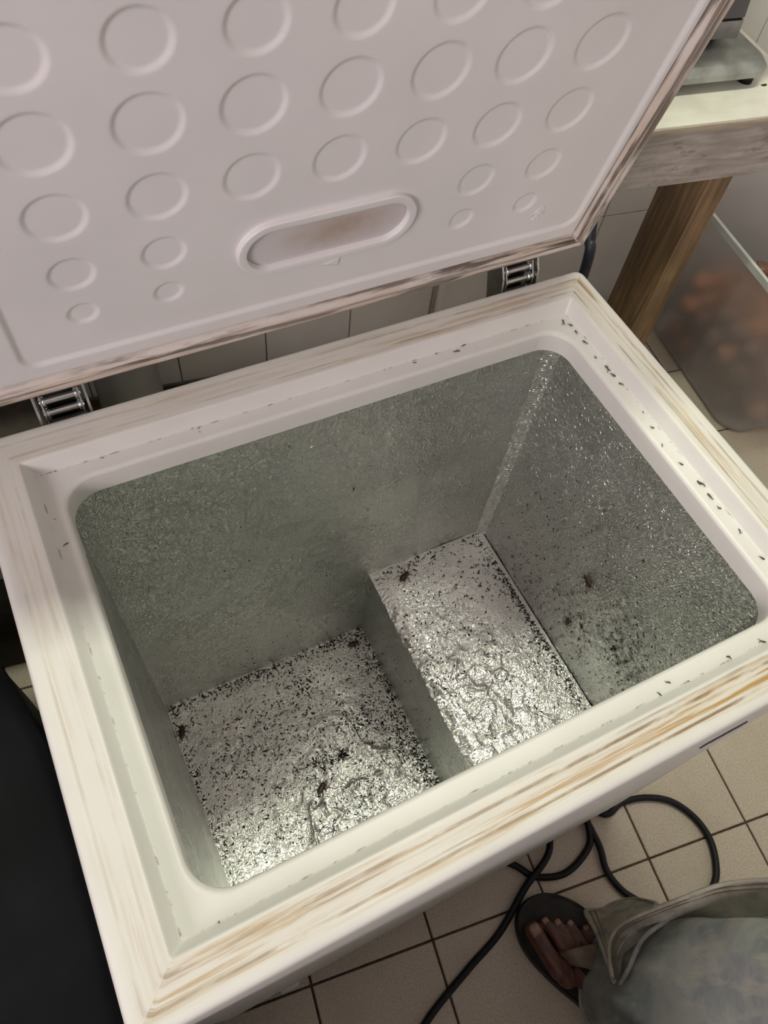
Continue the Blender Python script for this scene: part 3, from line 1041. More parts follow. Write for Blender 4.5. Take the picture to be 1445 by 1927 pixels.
o = rounded_prism('box_lid', [(-0.010, -0.815), (-0.010, 0.232), (-0.042, 0.365), (-0.148, 0.65), (-0.635, 0.65), (-0.635, -0.815)], 0.660, 0.700, M_BIN_BLACK, 0.03, 0.014)
o.parent = bb; o.matrix_parent_inverse = Matrix.Translation((0.3, -0.1, 0))

# box added behind the black box, its dark colour standing in for shade
M_SHADE = simple('painted_shade', (0.050, 0.040, 0.032), 0.85, var=0.3, nscale=25)
cb = empty('added_dark_box', RW(-0.36, 0.84, 0), TH)
tag(cb, 'low dark box added in place of shade behind the black storage box', 'shade box')
bx = box('body', (-0.26, -0.185, 0.0), (0.28, 0.20, 0.305), M_SHADE, cb, 0.004)
box('flap', (-0.262, -0.187, 0.3055), (0.282, 0.004, 0.3095), M_SHADE, cb, 0.001)
box('flap', (-0.262, 0.008, 0.3055), (0.282, 0.202, 0.3095), M_SHADE, cb, 0.001)

# ------------------------------------------------------------------ cables
def cable(name, pts, r, mat, label, per=10):
    o = tube(name, spline(pts, per), r, mat, None, 10)
    tag(o, label, 'cable')
    return o
zc = 0.0062
cp = [atz(*p, zc) for p in [(735, 2060), (800, 1927), (880, 1825), (940, 1755), (995, 1650)]]
cp += [Vector((0.63, 0.015, zc + 0.004)), Vector((0.665, 0.03, zc + 0.008))]
lp = [atz(*p, zc) for p in [(1112, 1550), (1107, 1585), (1085, 1630), (1035, 1650), (985, 1642), (965, 1625)]]
loop2 = [atz(*p, zc) for p in [(1112, 1535), (1122, 1580), (1140, 1635), (1165, 1670), (1195, 1692), (1250, 1716), (1310, 1712), (1343, 1665), (1347, 1625), (1335, 1578), (1305, 1537), (1262, 1508), (1215, 1501), (1170, 1510), (1130, 1530)]]
# the long lead with a turn under the freezer and one round loop on the tiles
path = [atz(*p, zc) for p in [(735, 2060), (800, 1927), (880, 1825), (940, 1755), (985, 1672), (1030, 1602)]]
path += [p + Vector((0, 0, 0.011)) if i < 2 else p for i, p in enumerate([Vector((0.605, 0.055, zc)), Vector((0.66, 0.045, zc))])]
path += [atz(*p, zc) for p in [(1110, 1570), (1098, 1610), (1060, 1645), (1008, 1650)]]
path += [atz(975, 1632, zc), Vector((0.48, 0.035, zc)), Vector((0.50, 0.10, zc)), Vector((0.58, 0.12, zc)), Vector((0.65, 0.06, zc))]
path += loop2[1:]
path += [Vector((0.66, 0.10, zc)), Vector((0.60, 0.25, zc)), Vector((0.62, 0.45, zc)), Vector((0.74, 0.62, zc)), Vector((0.80, 0.70, zc))]
# keep the lead on top of itself where it crosses
path[4] = path[4] + Vector((0, 0, 0.0115))
path[5] = path[5] + Vector((0, 0, 0.0115))
cable('floor_cable', path, 0.0058, M_BLACK, 'black rubber cable looped on the tiles in front of the freezer', 14)
c0 = [atx(1103, 500, 0.80), atx(1110, 450, 0.803), atx(1116, 405, 0.807)]
cp2 = [Vector((0.82, 0.60, 0.01)), Vector((0.80, 0.585, 0.25)), Vector((0.798, 0.585, 0.5))] + c0 + [Vector((0.815, 0.66, 0.86)), Vector((0.80, 0.80, 1.05)), Vector((0.79, 1.0, 1.2))]
cable('wall_cable', cp2, 0.0075, M_NAVY, 'dark navy cable hanging behind the rear corner of the freezer')

# things glimpsed in the gap behind the freezer
jug = empty('plastic_jug', RW(0.055, 1.08, 0))
tag(jug, 'grey plastic jug standing on the floor behind the freezer', 'jug')
prs = [(0.0, 0.0), (0.056, 0.0), (0.062, 0.006), (0.062, 0.34), (0.058, 0.38), (0.045, 0.42), (0.024, 0.44), (0.022, 0.465)]
def lathe(name, pr, mat, parent, n=28):
    V = [(r * math.cos(2 * math.pi * k / n), r * math.sin(2 * math.pi * k / n), z) for r, z in pr for k in range(n)]
    Fc = [(i * n + k, i * n + (k + 1) % n, (i + 1) * n + (k + 1) % n, (i + 1) * n + k) for i in range(len(pr) - 1) for k in range(n)]
    return me_obj(name, V, Fc, mat, parent, True)
M_JUG = simple('grey_jug_plastic', (0.26, 0.26, 0.26), 0.4, var=0.1, nscale=12)
lathe('body', prs, M_JUG, jug)
lathe('cap', [(0.025, 0.452), (0.026, 0.453), (0.026, 0.475), (0.023, 0.478), (0.0, 0.478)], M_SHELL, jug)
tube('handle', spline([(-0.052, 0, 0.38), (-0.082, 0, 0.365), (-0.084, 0, 0.30), (-0.060, 0, 0.28)], 6), 0.007, M_JUG, jug, 8)
pg = empty('power_plug', (0.49, 1.06, 0))
tag(pg, 'dark blue plug lying on the floor behind the freezer', 'plug')
bm = bmesh.new(); bm_box(bm, (-0.028, -0.02, 0.0), (0.028, 0.02, 0.04), 0.009, 3)
bm_obj('body', bm, M_NAVY, pg, True)
for s in (-1, 1):
    tube('pin', [(0.027, s * 0.009, 0.02), (0.046, s * 0.009, 0.02)], 0.0024, M_STEEL, pg, 8)
tube('cord', spline([(-0.026, 0, 0.02), (-0.06, 0.0, 0.012), (-0.10, 0.03, 0.006), (-0.13, 0.06, 0.006)], 6), 0.0045, M_NAVY, pg, 8)

# ------------------------------------------------------------------ table
table = empty('wooden_table', RW(1.0, 1.05, 0), TH)
tag(table, 'wooden table with white board top, weathered apron and brown post legs', 'table')
def TB(name, lo, hi, mat, bevel=0.0015):
    """box in room axes, child of the table"""
    lo = (lo[0] - 1.0, lo[1] - 1.05, lo[2]); hi = (hi[0] - 1.0, hi[1] - 1.05, hi[2])
    return box(name, lo, hi, mat, table, bevel)
TZ = 0.755
top = TB('tabletop', (-0.75, 0.908, TZ - 0.012), (1.222, 1.245, TZ), M_TABLETOP)  # left stretch, unseen behind the lid, added to shade the wall below
TB('top_edging', (-0.75, 0.904, TZ - 0.014), (1.222, 0.9079, TZ - 0.0012), M_BOARD_EDGE, 0.001)
TB('apron', (-0.73, 0.912, 0.645), (1.185, 0.934, TZ - 0.0125), M_WOOD_APRON)
TB('side_rail', (1.186, 0.93, 0.66), (1.208, 1.235, TZ - 0.0125), M_WOOD_LEG)
TB('side_rail', (-0.745, 0.93, 0.66), (-0.731, 1.235, TZ - 0.0125), M_WOOD_LEG)
for (x, y) in ((1.086, 0.9345), (-0.70, 0.9345)):
    TB('leg', (x, y, 0.0), (x + 0.050, y + (0.112 if y < 1 else 0.05), TZ - 0.0125), M_WOOD_LEG, 0.002)

# ------------------------------------------------------------------ scale on the table
sc = empty('weighing_scale', RW(1.03, 1.08, TZ), TH)
tag(sc, 'metal weighing scale with broad rounded base standing on the white table', 'scale')
def rr_loft(name, rings_, mat, parent, cap_bottom=True, seg=6):
    R = []
    for (x0, x1, y0, y1, r, z) in rings_:
        R.append([(p[0], p[1], z) for p in rrect(x0, x1, y0, y1, r, seg, 2)])
    n = len(R[0])
    V = [p for r in R for p in r]
    Fc = [(i * n + k, i * n + (k + 1) % n, (i + 1) * n + (k + 1) % n, (i + 1) * n + k) for i in range(len(R) - 1) for k in range(n)]
    Fc.append(tuple((len(R) - 1) * n + k for k in range(n)))
    Fc.append(tuple(range(n))[::-1])
    o = me_obj(name, V, Fc, mat, parent, True)
    o.data.set_sharp_from_angle(angle=0.6)
    return o
M_CAST = simple('cast_metal', (0.40, 0.42, 0.40), 0.42, 0.85, 0.2, 30)
M_BODY = simple('brushed_steel', (0.42, 0.42, 0.42), 0.38, 0.9, 0.12, 50)
M_PANEL = simple('grey_panel', (0.19, 0.185, 0.19), 0.35, 0.6, 0.06, 20)
rr_loft('base', [(-0.125, 0.121, -0.094, 0.085, 0.030, 0.016), (-0.13, 0.127, -0.100, 0.09, 0.034, 0.019), (-0.13, 0.127, -0.100, 0.09, 0.034, 0.028), (-0.122, 0.119, -0.090, 0.082, 0.030, 0.037), (-0.119, 0.116, -0.087, 0.079, 0.028, 0.0385)], M_CAST, sc)
box('neck', (-0.085, -0.005, 0.038), (0.070, 0.07, 0.0485), M_BLACK, sc)  # black block painting in the dark reflection under the scale body
rr_loft('body', [(-0.10, 0.086, -0.034, 0.075, 0.004, 0.0486), (-0.10, 0.086, -0.034, 0.075, 0.004, 0.050), (-0.10, 0.084, -0.034, 0.075, 0.004, 0.075)], M_BODY, sc)
box('joint', (-0.098, -0.031, 0.0751), (0.080, 0.073, 0.079), M_BLACK, sc)
rr_loft('upper_panel', [(-0.10, 0.083, -0.034, 0.075, 0.004, 0.0791), (-0.10, 0.078, -0.022, 0.075, 0.004, 0.19)], M_PANEL, sc)
rr_loft('pan', [(-0.11, 0.10, -0.07, 0.09, 0.02, 0.1905), (-0.14, 0.13, -0.10, 0.11, 0.03, 0.196), (-0.15, 0.14, -0.11, 0.12, 0.03, 0.208)], M_STEEL, sc)
for (x, y) in ((-0.105, -0.075), (0.100, -0.075), (-0.105, 0.065), (0.100, 0.065)):
    tube('foot', [(x, y, 0.0), (x, y, 0.0165)], 0.012, M_BLACK, sc, 12)
chip = me_obj('dark_chip', [(-0.006, -0.001, 0), (-0.001, -0.004, 0), (0.006, -0.002, 0), (0.007, 0.001, 0), (0, 0.003, 0), (-0.005, 0.002, 0), (-0.004, -0.0005, 0.002), (0.003, -0.001, 0.0025)],
              [(0, 1, 6), (1, 7, 6), (1, 2, 7), (2, 3, 7), (3, 4, 7), (4, 6, 7), (4, 5, 6), (5, 0, 6), (5, 4, 3, 2, 1, 0)], M_DEBRIS)
chip.location = atz(1437, 160, TZ)
tag(chip, 'small black chip lying on the white tabletop', 'chip')

# ------------------------------------------------------------------ frosted bin with onions
binr = empty('plastic_bin', RW(1.55, 0.98, 0), TH)
tag(binr, 'frosted plastic bin filled with onions beside the table leg', 'bin')
def bin_mesh():
    rings_ = [(-0.175, 0.20, -0.185, 0.20, 0.06, 0.0015), (-0.183, 0.208, -0.195, 0.208, 0.06, 0.008), (-0.230, 0.25, -0.240, 0.245, 0.05, 0.385), (-0.232, 0.252, -0.242, 0.247, 0.05, 0.40)]
    inn = [(-0.2295, 0.2495, -0.2395, 0.2445, 0.048, 0.40), (-0.2275, 0.2475, -0.2375, 0.2425, 0.048, 0.385), (-0.1805, 0.2055, -0.1925, 0.2055, 0.058, 0.010), (-0.172, 0.197, -0.182, 0.197, 0.058, 0.004)]
    R = [[(p[0], p[1], z) for p in rrect(x0, x1, y0, y1, r, 6, 2)] for (x0, x1, y0, y1, r, z) in rings_ + inn]
    n = len(R[0])
    V = [p for r in R for p in r]
    Fc = [(i * n + k, i * n + (k + 1) % n, (i + 1) * n + (k + 1) % n, (i + 1) * n + k) for i in range(len(R) - 1) for k in range(n)]
    Fc.append(tuple((len(R) - 1) * n + k for k in range(n)))
    Fc.append(tuple(range(n))[::-1])
    return me_obj('body', V, Fc, M_FROST, binr, True)
bin_mesh().data.set_sharp_from_angle(angle=0.7)
# thick rolled lip
lip = rrect(-0.240, 0.260, -0.250, 0.255, 0.055, 6, 2)
lip2 = rrect(-0.2325, 0.2525, -0.2425, 0.2475, 0.05, 6, 2)
n = len(lip)
V = [(p[0], p[1], 0.388) for p in lip] + [(p[0], p[1], 0.403) for p in lip] + [(p[0], p[1], 0.4035) for p in lip2] + [(p[0], p[1], 0.388) for p in lip2]
Fc = [(i * n + k, i * n + (k + 1) % n, ((i + 1) % 4) * n + (k + 1) % n, ((i + 1) % 4) * n + k) for i in range(4) for k in range(n)]
m_lip = simple('bin_lip_plastic', (0.62, 0.64, 0.62), 0.35, var=0.05, nscale=20)
me_obj('lip', V, Fc, m_lip, binr)

def onion_mesh():
    pr = [(0.0, -0.027), (0.006, -0.0265), (0.016, -0.022), (0.0245, -0.011), (0.0270, 0.002), (0.0235, 0.014), (0.014, 0.0225), (0.006, 0.0265), (0.0035, 0.0285), (0.003, 0.030), (0.0, 0.0302)]
    n = 14
    V = [(r * math.cos(2 * math.pi * k / n), r * math.sin(2 * math.pi * k / n), z) for r, z in pr for k in range(n)]
    Fc = [(i * n + k, i * n + (k + 1) % n, (i + 1) * n + (k + 1) % n, (i + 1) * n + k) for i in range(len(pr) - 1) for k in range(n)]
    return V, Fc
V, Fc = onion_mesh()
on0 = me_obj('onion', V, Fc, M_ONION, None, True)
tag(on0, 'round orange-brown onion heaped in the frosted plastic bin', 'onion', 'onions heaped in the frosted bin')
spots = []
r3 = np.random.default_rng(4)
sp = 0.057
for layer in range(4):
    z = 0.040 + layer * 0.047
    off = (layer % 2) * sp / 2
    tpr = z / 0.40
    ex = 0.146 + 0.05 * tpr
    x = -ex + off
    while x < 0.19:
        y = -0.153 - 0.05 * tpr + off
        while y < 0.172:
            if not (layer == 3 and (x > 0.10 or r3.random() < 0.3)) and not (layer < 3 and x > -0.02 and y > -0.04 and layer < 2):
                if math.hypot(min(0, x + ex - 0.03), min(0, y + 0.16 - 0.03)) < 0.032:
                    spots.append((x + r3.uniform(-0.001, 0.001), y + r3.uniform(-0.001, 0.001), z))
            y += sp
        x += sp
for i, (x, y, z) in enumerate(spots):
    o = on0 if i == 0 else on0.copy()
    if i: COL.objects.link(o)
    w = RW(1.55, 0.98, 0)
    o.location = (w.x + CT * x - ST * y, w.y + ST * x + CT * y, z)
    o.rotation_euler = (r3.uniform(-0.9, 0.9), r3.uniform(-0.9, 0.9), r3.uniform(0, 6))
    s = r3.uniform(0.92, 1.05)
    o.scale = (s, s, s * r3.uniform(0.88, 0.98))

# ------------------------------------------------------------------ person standing at the freezer
person = empty('person', (0.58, -0.24, 0))
tag(person, 'person in loose faded denim jeans and dark sandals standing in front of the freezer', 'person')
def PP(o):
    o.parent = person
    o.matrix_parent_inverse = Matrix.Translation((-0.58, 0.24, 0))
    return o
# sandal sole
so = [(0.495, -0.231), (0.488, -0.214), (0.475, -0.189), (0.462, -0.158), (0.454, -0.132), (0.4515, -0.11), (0.4545, -0.09), (0.462, -0.074), (0.475, -0.062), (0.493, -0.056), (0.513, -0.057), (0.531, -0.064), (0.548, -0.077), (0.563, -0.094), (0.575, -0.115), (0.584, -0.145), (0.592, -0.185), (0.602, -0.225), (0.611, -0.262), (0.611, -0.292), (0.597, -0.312), (0.574, -0.318), (0.551, -0.308), (0.532, -0.288), (0.514, -0.262)]
sol = spline([(x, y, 0) for x, y in so], 4, closed=True)
nS = len(sol)
cs = sum(sol, Vector()) / nS
def sole_ring(sc_, z):
    return [cs + (p - cs) * sc_ + Vector((0, 0, z)) for p in sol]
rs = [sole_ring(0.97, 0.0), sole_ring(1.0, 0.004), sole_ring(1.0, 0.021), sole_ring(0.985, 0.025), sole_ring(0.955, 0.0245), sole_ring(0.93, 0.0225)]
V = [p for r in rs for p in r]
Fc = [(i * nS + k, i * nS + (k + 1) % nS, (i + 1) * nS + (k + 1) % nS, (i + 1) * nS + k) for i in range(len(rs) - 1) for k in range(nS)]
Fc += [tuple(range(nS))[::-1], tuple((len(rs) - 1) * nS + k for k in range(nS))]
M_SOLE = simple('dark_sole', (0.020, 0.018, 0.017), 0.7, var=0.3, nscale=40)
sandal = PP(me_obj('sandal', V, Fc, M_SOLE, None, True))
sandal.data.set_sharp_from_angle(angle=0.7)
sl = PP(me_obj('sandal', [(0.815 - p.x, p.y - 0.285, p.z) for p in V], [tuple(reversed(q)) for q in Fc], M_SOLE, None, True))
sl.data.set_sharp_from_angle(angle=0.7)
# foot: overlapping lofted pieces fused by a voxel remesh into one surface
def ellipsoid(c, r, rot=None, n=14, m_=10):
    V, Fc = [], []
    for i in range(m_ + 1):
        t = math.pi * i / m_
        for k in range(n):
            a = 2 * math.pi * k / n
            p = Vector((r[0] * math.sin(t) * math.cos(a), r[1] * math.sin(t) * math.sin(a), r[2] * math.cos(t)))
            if rot: p = rot @ p
            V.append(Vector(c) + p)
    for i in range(m_):
        for k in range(n):
            Fc.append((i * n + k, (i + 1) * n + k, (i + 1) * n + (k + 1) % n, i * n + (k + 1) % n))
    return V, Fc
g = []
zf = 0.0235
toes = [((0.480, -0.166), (0.475, -0.132), (0.4740, -0.0985), 0.0152, 0.0142),
        ((0.506, -0.158), (0.502, -0.120), (0.499, -0.0955), 0.0098, 0.0082),
        ((0.522, -0.160), (0.519, -0.128), (0.516, -0.106), 0.0092, 0.0078),
        ((0.538, -0.165), (0.536, -0.137), (0.534, -0.116), 0.0088, 0.0074),
        ((0.554, -0.172), (0.555, -0.149), (0.5535, -0.133), 0.0084, 0.0072)]
for (a, b, c, r0, r1) in toes:
    pts = [Vector((*a, zf + r0 * 1.15)), Vector((*b, zf + r0 * 1.25)), Vector(((b[0] + c[0]) / 2, (b[1] + c[1]) / 2, zf + r0 * 1.0)), Vector((*c, zf + r1 * 0.95))]
    sm = spline(pts, 5)
    k = len(sm)
    rad = [r0 * (1.0 - 0.10 * math.sin(math.pi * i / (k - 1))) * (1 - i / (k - 1)) + r1 * (i / (k - 1)) for i in range(k)]
    g.append(tube_geo(sm, rad, 12))
    g.append(ellipsoid(sm[-1], (r1 * 1.02, r1 * 1.05, r1 * 0.92)))
def limb(pts, per=5, n=16):
    sm = spline([p for p, r in pts], per)
    rr = np.interp(np.linspace(0, len(pts) - 1, len(sm)), range(len(pts)), [r for p, r in pts])
    return tube_geo(sm, list(rr), n)
g.append(limb([((0.512, -0.170, zf + 0.018), 0.022), ((0.520, -0.195, zf + 0.028), 0.027), ((0.538, -0.225, zf + 0.042), 0.031), ((0.556, -0.252, zf + 0.062), 0.034), ((0.566, -0.266, 0.125), 0.034), ((0.572, -0.268, 0.20), 0.040), ((0.584, -0.278, 0.32), 0.052), ((0.596, -0.276, 0.47), 0.050), ((0.590, -0.32, 0.62), 0.064), ((0.568, -0.40, 0.84), 0.078), ((0.55, -0.42, 0.92), 0.08)], 5, 18))
g.append(ellipsoid((0.487, -0.168, zf + 0.0155), (0.019, 0.024, 0.0155)))
g.append(ellipsoid((0.545, -0.182, zf + 0.0135), (0.022, 0.030, 0.0135)))
g.append(ellipsoid((0.570, -0.285, zf + 0.026), (0.027, 0.028, 0.026)))
g.append(ellipsoid((0.535, -0.225, zf + 0.018), (0.032, 0.05, 0.018)))
# left leg: the mirrored foot, standing a step behind and out of the picture
LFX, LFY = 0.815, -0.285
def left(v): return Vector((LFX - v.x, v.y + LFY, v.z))
gl_ = []
for (vs, fs) in list(g):
    low = [Vector(v) for v in vs]
    if max(v.z for v in low) < 0.12:
        gl_.append(([left(v) for v in low], [tuple(reversed(q)) for q in fs]))
gl_.append(limb([((0.303, -0.455, zf + 0.018), 0.022), ((0.295, -0.48, zf + 0.028), 0.027), ((0.277, -0.51, zf + 0.042), 0.031), ((0.259, -0.537, zf + 0.062), 0.034), ((0.249, -0.551, 0.125), 0.034), ((0.255, -0.54, 0.20), 0.040), ((0.285, -0.50, 0.32), 0.052), ((0.315, -0.465, 0.47), 0.050), ((0.35, -0.46, 0.62), 0.064), ((0.385, -0.455, 0.84), 0.078), ((0.40, -0.45, 0.92), 0.08)], 5, 18))
g += gl_
# trunk, neck, head
g.append(limb([((0.475, -0.44, 0.88), 0.12), ((0.475, -0.455, 1.00), 0.125), ((0.475, -0.465, 1.12), 0.118), ((0.475, -0.47, 1.25), 0.128), ((0.475, -0.47, 1.36), 0.11), ((0.475, -0.465, 1.43), 0.062), ((0.472, -0.45, 1.49), 0.055), ((0.468, -0.435, 1.55), 0.058)], 4, 20))
hc = Vector((0.466, -0.425, 1.625))
hrot = Matrix.Rotation(0.12, 3, 'Z') @ Matrix.Rotation(-0.45, 3, 'X')     # face looks down towards the freezer
def hp_(x, y, z): return hc + hrot @ Vector((x, y, z))
g.append(ellipsoid(hc, (0.076, 0.096, 0.100), hrot, 22, 16))                              # skull
g.append(ellipsoid(hp_(0, 0.030, -0.055), (0.056, 0.062, 0.062), hrot, 18, 12))           # jaw
g.append(ellipsoid(hp_(0, 0.080, -0.098), (0.024, 0.018, 0.018), hrot, 12, 8))            # chin
g.append(tube_geo([hp_(0, 0.090, 0.012), hp_(0, 0.104, -0.012), hp_(0, 0.113, -0.030)], [0.009, 0.012, 0.016], 10))   # nose
g.append(ellipsoid(hp_(0, 0.083, 0.022), (0.055, 0.016, 0.010), hrot, 14, 8))             # brow
g.append(ellipsoid(hp_(0, 0.091, -0.060), (0.024, 0.010, 0.0055), hrot, 12, 8))           # upper lip
g.append(ellipsoid(hp_(0, 0.089, -0.070), (0.021, 0.010, 0.0060), hrot, 12, 8))           # lower lip
for sx in (-1, 1):
    g.append(ellipsoid(hp_(sx * 0.080, -0.004, -0.012), (0.010, 0.019, 0.030), hrot, 12, 8))   # ears
v, f = merge_geo(g)
foot = PP(me_obj('body', v, f, M_SKIN, None, True))
rm = foot.modifiers.new('remesh', 'REMESH')
rm.mode = 'VOXEL'
rm.voxel_size = 0.0022
rm.use_smooth_shade = True
sm_ = foot.modifiers.new('smooth', 'SMOOTH')
sm_.factor = 0.5
sm_.iterations = 3
M_EYE = simple('eye_white', (0.40, 0.36, 0.33), 0.2, var=0.03, nscale=50)
M_HAIR = simple('black_hair', (0.010, 0.008, 0.007), 0.6, var=0.4, nscale=150)
for sx in (-1, 1):
    v, f = ellipsoid(hp_(sx * 0.031, 0.0835, 0.000), (0.0130, 0.0080, 0.0055), hrot, 14, 10)
    e_ = me_obj('eye', v, f, M_EYE, foot, True)
    v, f = ellipsoid(hp_(sx * 0.031, 0.0905, -0.001), (0.0055, 0.0030, 0.0055), hrot, 12, 8)
    me_obj('iris', v, f, M_HAIR, e_, True)
# short hair: a cap on the skull
V, Fc = [], []
nh, mh = 28, 14
for i in range(mh + 1):
    for k in range(nh):
        a_ = 2 * math.pi * k / nh
        lim = 1.05 if math.sin(a_) > 0.55 else (1.55 if math.sin(a_) > -0.2 else 2.05)
        t_ = lim * i / mh
        w_ = 1.075 + 0.02 * math.sin(7 * a_ + 3 * t_)
        V.append(hp_(0.076 * w_ * math.sin(t_) * math.cos(a_), 0.096 * w_ * math.sin(t_) * math.sin(a_) - 0.003, 0.100 * w_ * math.cos(t_) + 0.002))
Fc = [(i * nh + k, (i + 1) * nh + k, (i + 1) * nh + (k + 1) % nh, i * nh + (k + 1) % nh) for i in range(mh) for k in range(nh)]
hair = me_obj('hair', V, Fc, M_HAIR, foot, True)
so_ = hair.modifiers.new('thick', 'SOLIDIFY'); so_.thickness = 0.006
# nails
for (a, b, c, r0, r1) in toes:
    c0 = Vector((c[0], c[1], zf + r1 * 0.95))
    d = Vector((c[0] - b[0], c[1] - b[1], 0)).normalized()
    sdir = Vector((d.y, -d.x, 0))
    V, Fc = [], []
    nw, nl = 7, 5
    for i in range(nl):
        for j in range(nw):
            s = (j / (nw - 1) - 0.5) * 1.25
            t = -0.55 + 1.25 * i / (nl - 1)
            w = 1.0 - 0.25 * (t > 0.4)
            z_ = math.sqrt(max(0.02, 1.06 - (s * w) ** 2 * 0.9 - (max(t, 0) ** 2) * 0.55)) * r1
            V.append(c0 + sdir * s * w * r1 + d * t * r1 + Vector((0, 0, z_ * 1.0)))
    Fc = [(i * nw + j, i * nw + j + 1, (i + 1) * nw + j + 1, (i + 1) * nw + j) for i in range(nl - 1) for j in range(nw - 1)]
    nn = me_obj('toenail', V, Fc, M_NAIL, foot, True)
    so_ = nn.modifiers.new('thick', 'SOLIDIFY'); so_.thickness = 0.0008
# straps over the toes' roots
def sheet(name, rows_, mat, thick=0.002, per=8, parent=None, wr=0.0, wk=40, seed=1):
    """rows_: list of rows of 3D points (equal length) -> smooth sheet with thickness."""
    R = [spline(r, per) for r in rows_]
    nC = len(R[0])
    cols_ = [spline([R[i][j] for i in range(len(R))], per) for j in range(nC)]
    P = np.array([[tuple(p) for p in c] for c in cols_])
    if wr > 0:
        vn = VN(seed)
        dP = np.gradient(P, axis=0); dQ = np.gradient(P, axis=1)
        N = np.cross(dP, dQ); N /= np.linalg.norm(N, axis=2)[:, :, None] + 1e-9
        hh = fbm(vn, P[:, :, 0] * wk + P[:, :, 2] * wk * 0.7, P[:, :, 1] * wk - P[:, :, 2] * wk * 0.4, 3)
        P = P + N * (hh * wr)[:, :, None]
    o = grid_obj(name, P, mat, parent)
    md = o.modifiers.new('thick', 'SOLIDIFY')
    md.thickness = thick
    md.offset = 0
    return o
strap_rows = [[Vector((0.4935, -0.140, zf + 0.006)), Vector((0.500, -0.143, zf + 0.036)), Vector((0.522, -0.148, zf + 0.040)), Vector((0.548, -0.156, zf + 0.036)), Vector((0.578, -0.172, zf + 0.004))],
              [Vector((0.4935, -0.150, zf + 0.008)), Vector((0.505, -0.158, zf + 0.044)), Vector((0.526, -0.168, zf + 0.048)), Vector((0.552, -0.180, zf + 0.042)), Vector((0.588, -0.196, zf + 0.004))],
              [Vector((0.4950, -0.158, zf + 0.012)), Vector((0.507, -0.172, zf + 0.052)), Vector((0.528, -0.190, zf + 0.062)), Vector((0.558, -0.205, zf + 0.055)), Vector((0.598, -0.222, zf + 0.004))]]
PP(sheet('sandal_strap', strap_rows, M_STRAP, 0.003, 5))
PP(sheet('sandal_strap', [[left(p) for p in r] for r in strap_rows], M_STRAP, 0.003, 5))
strap2 = [[Vector((0.500, -0.160, zf + 0.030)), Vector((0.505, -0.185, zf + 0.048)), Vector((0.500, -0.215, zf + 0.040)), Vector((0.502, -0.232, zf + 0.004))],
          [Vector((0.515, -0.168, zf + 0.040)), Vector((0.522, -0.200, zf + 0.060)), Vector((0.512, -0.238, zf + 0.052)), Vector((0.512, -0.252, zf + 0.004))]]
PP(sheet('sandal_strap', strap2, M_SOLE, 0.003, 5))
PP(sheet('sandal_strap', [[left(p) for p in r] for r in strap2], M_SOLE, 0.003, 5))
# jeans: wide legs and seat fused into one garment
vt = VN(31)
LEGR = [((0.585, -0.255, 0.045), 0.105), ((0.586, -0.256, 0.10), 0.103), ((0.590, -0.262, 0.25), 0.101), ((0.598, -0.273, 0.48), 0.101), ((0.592, -0.33, 0.66), 0.108), ((0.566, -0.405, 0.86), 0.118), ((0.545, -0.43, 0.96), 0.12)]
LEGL = [((0.240, -0.530, 0.045), 0.105), ((0.245, -0.532, 0.10), 0.103), ((0.268, -0.515, 0.25), 0.098), ((0.310, -0.480, 0.48), 0.097), ((0.345, -0.475, 0.66), 0.106), ((0.385, -0.465, 0.86), 0.118), ((0.405, -0.455, 0.96), 0.12)]
def leg_at(leg, z):
    zz = [p[0][2] for p in leg]
    return (np.interp(z, zz, [p[0][0] for p in leg]), np.interp(z, zz, [p[0][1] for p in leg]), np.interp(z, zz, [p[1] for p in leg]))
def cloth_tube(leg, nz=90, na_=80, amp=0.009, seed=0):
    V, Fc = [], []
    zs_ = np.linspace(leg[0][0][2], leg[-1][0][2], nz)
    for z in zs_:
        cx, cy, r = leg_at(leg, z)
        for k in range(na_):
            a_ = 2 * math.pi * k / na_
            fo = float(fbm(vt, np.array(math.cos(a_) * 1.5 + 4 + z * 1.3 + seed), np.array(math.sin(a_) * 1.5 + 4 + z * 3.2), 3))
            V.append(Vector((cx + math.cos(a_) * (r + amp * fo), cy + math.sin(a_) * (r + amp * fo), z)))
    Fc = [(i * na_ + k, i * na_ + (k + 1) % na_, (i + 1) * na_ + (k + 1) % na_, (i + 1) * na_ + k) for i in range(nz - 1) for k in range(na_)]
    Fc += [tuple(range(na_))[::-1], tuple((nz - 1) * na_ + k for k in range(na_))]
    return V, Fc
v, f = merge_geo([cloth_tube(LEGR), cloth_tube(LEGL, seed=3), limb([((0.475, -0.435, 0.80), 0.135), ((0.475, -0.445, 0.90), 0.155), ((0.475, -0.455, 1.0), 0.145)], 4, 24)])
jeans = PP(me_obj('jeans', v, f, M_DENIM, None, True))
rm = jeans.modifiers.new('remesh', 'REMESH'); rm.mode = 'VOXEL'; rm.voxel_size = 0.004; rm.use_smooth_shade = True
sm_ = jeans.modifiers.new('smooth', 'SMOOTH'); sm_.factor = 0.5; sm_.iterations = 4
for leg in (LEGR, LEGL):
    v, f = cloth_tube(leg, 90, 80, 0.009, 0 if leg is LEGR else 3)
    ring = [v[k] + Vector((0, 0, 0.003)) for k in range(80)] + [v[0] + Vector((0, 0, 0.003))]
    PP(tube('jeans_hem', ring, 0.0030, M_DENIM, None, 8))

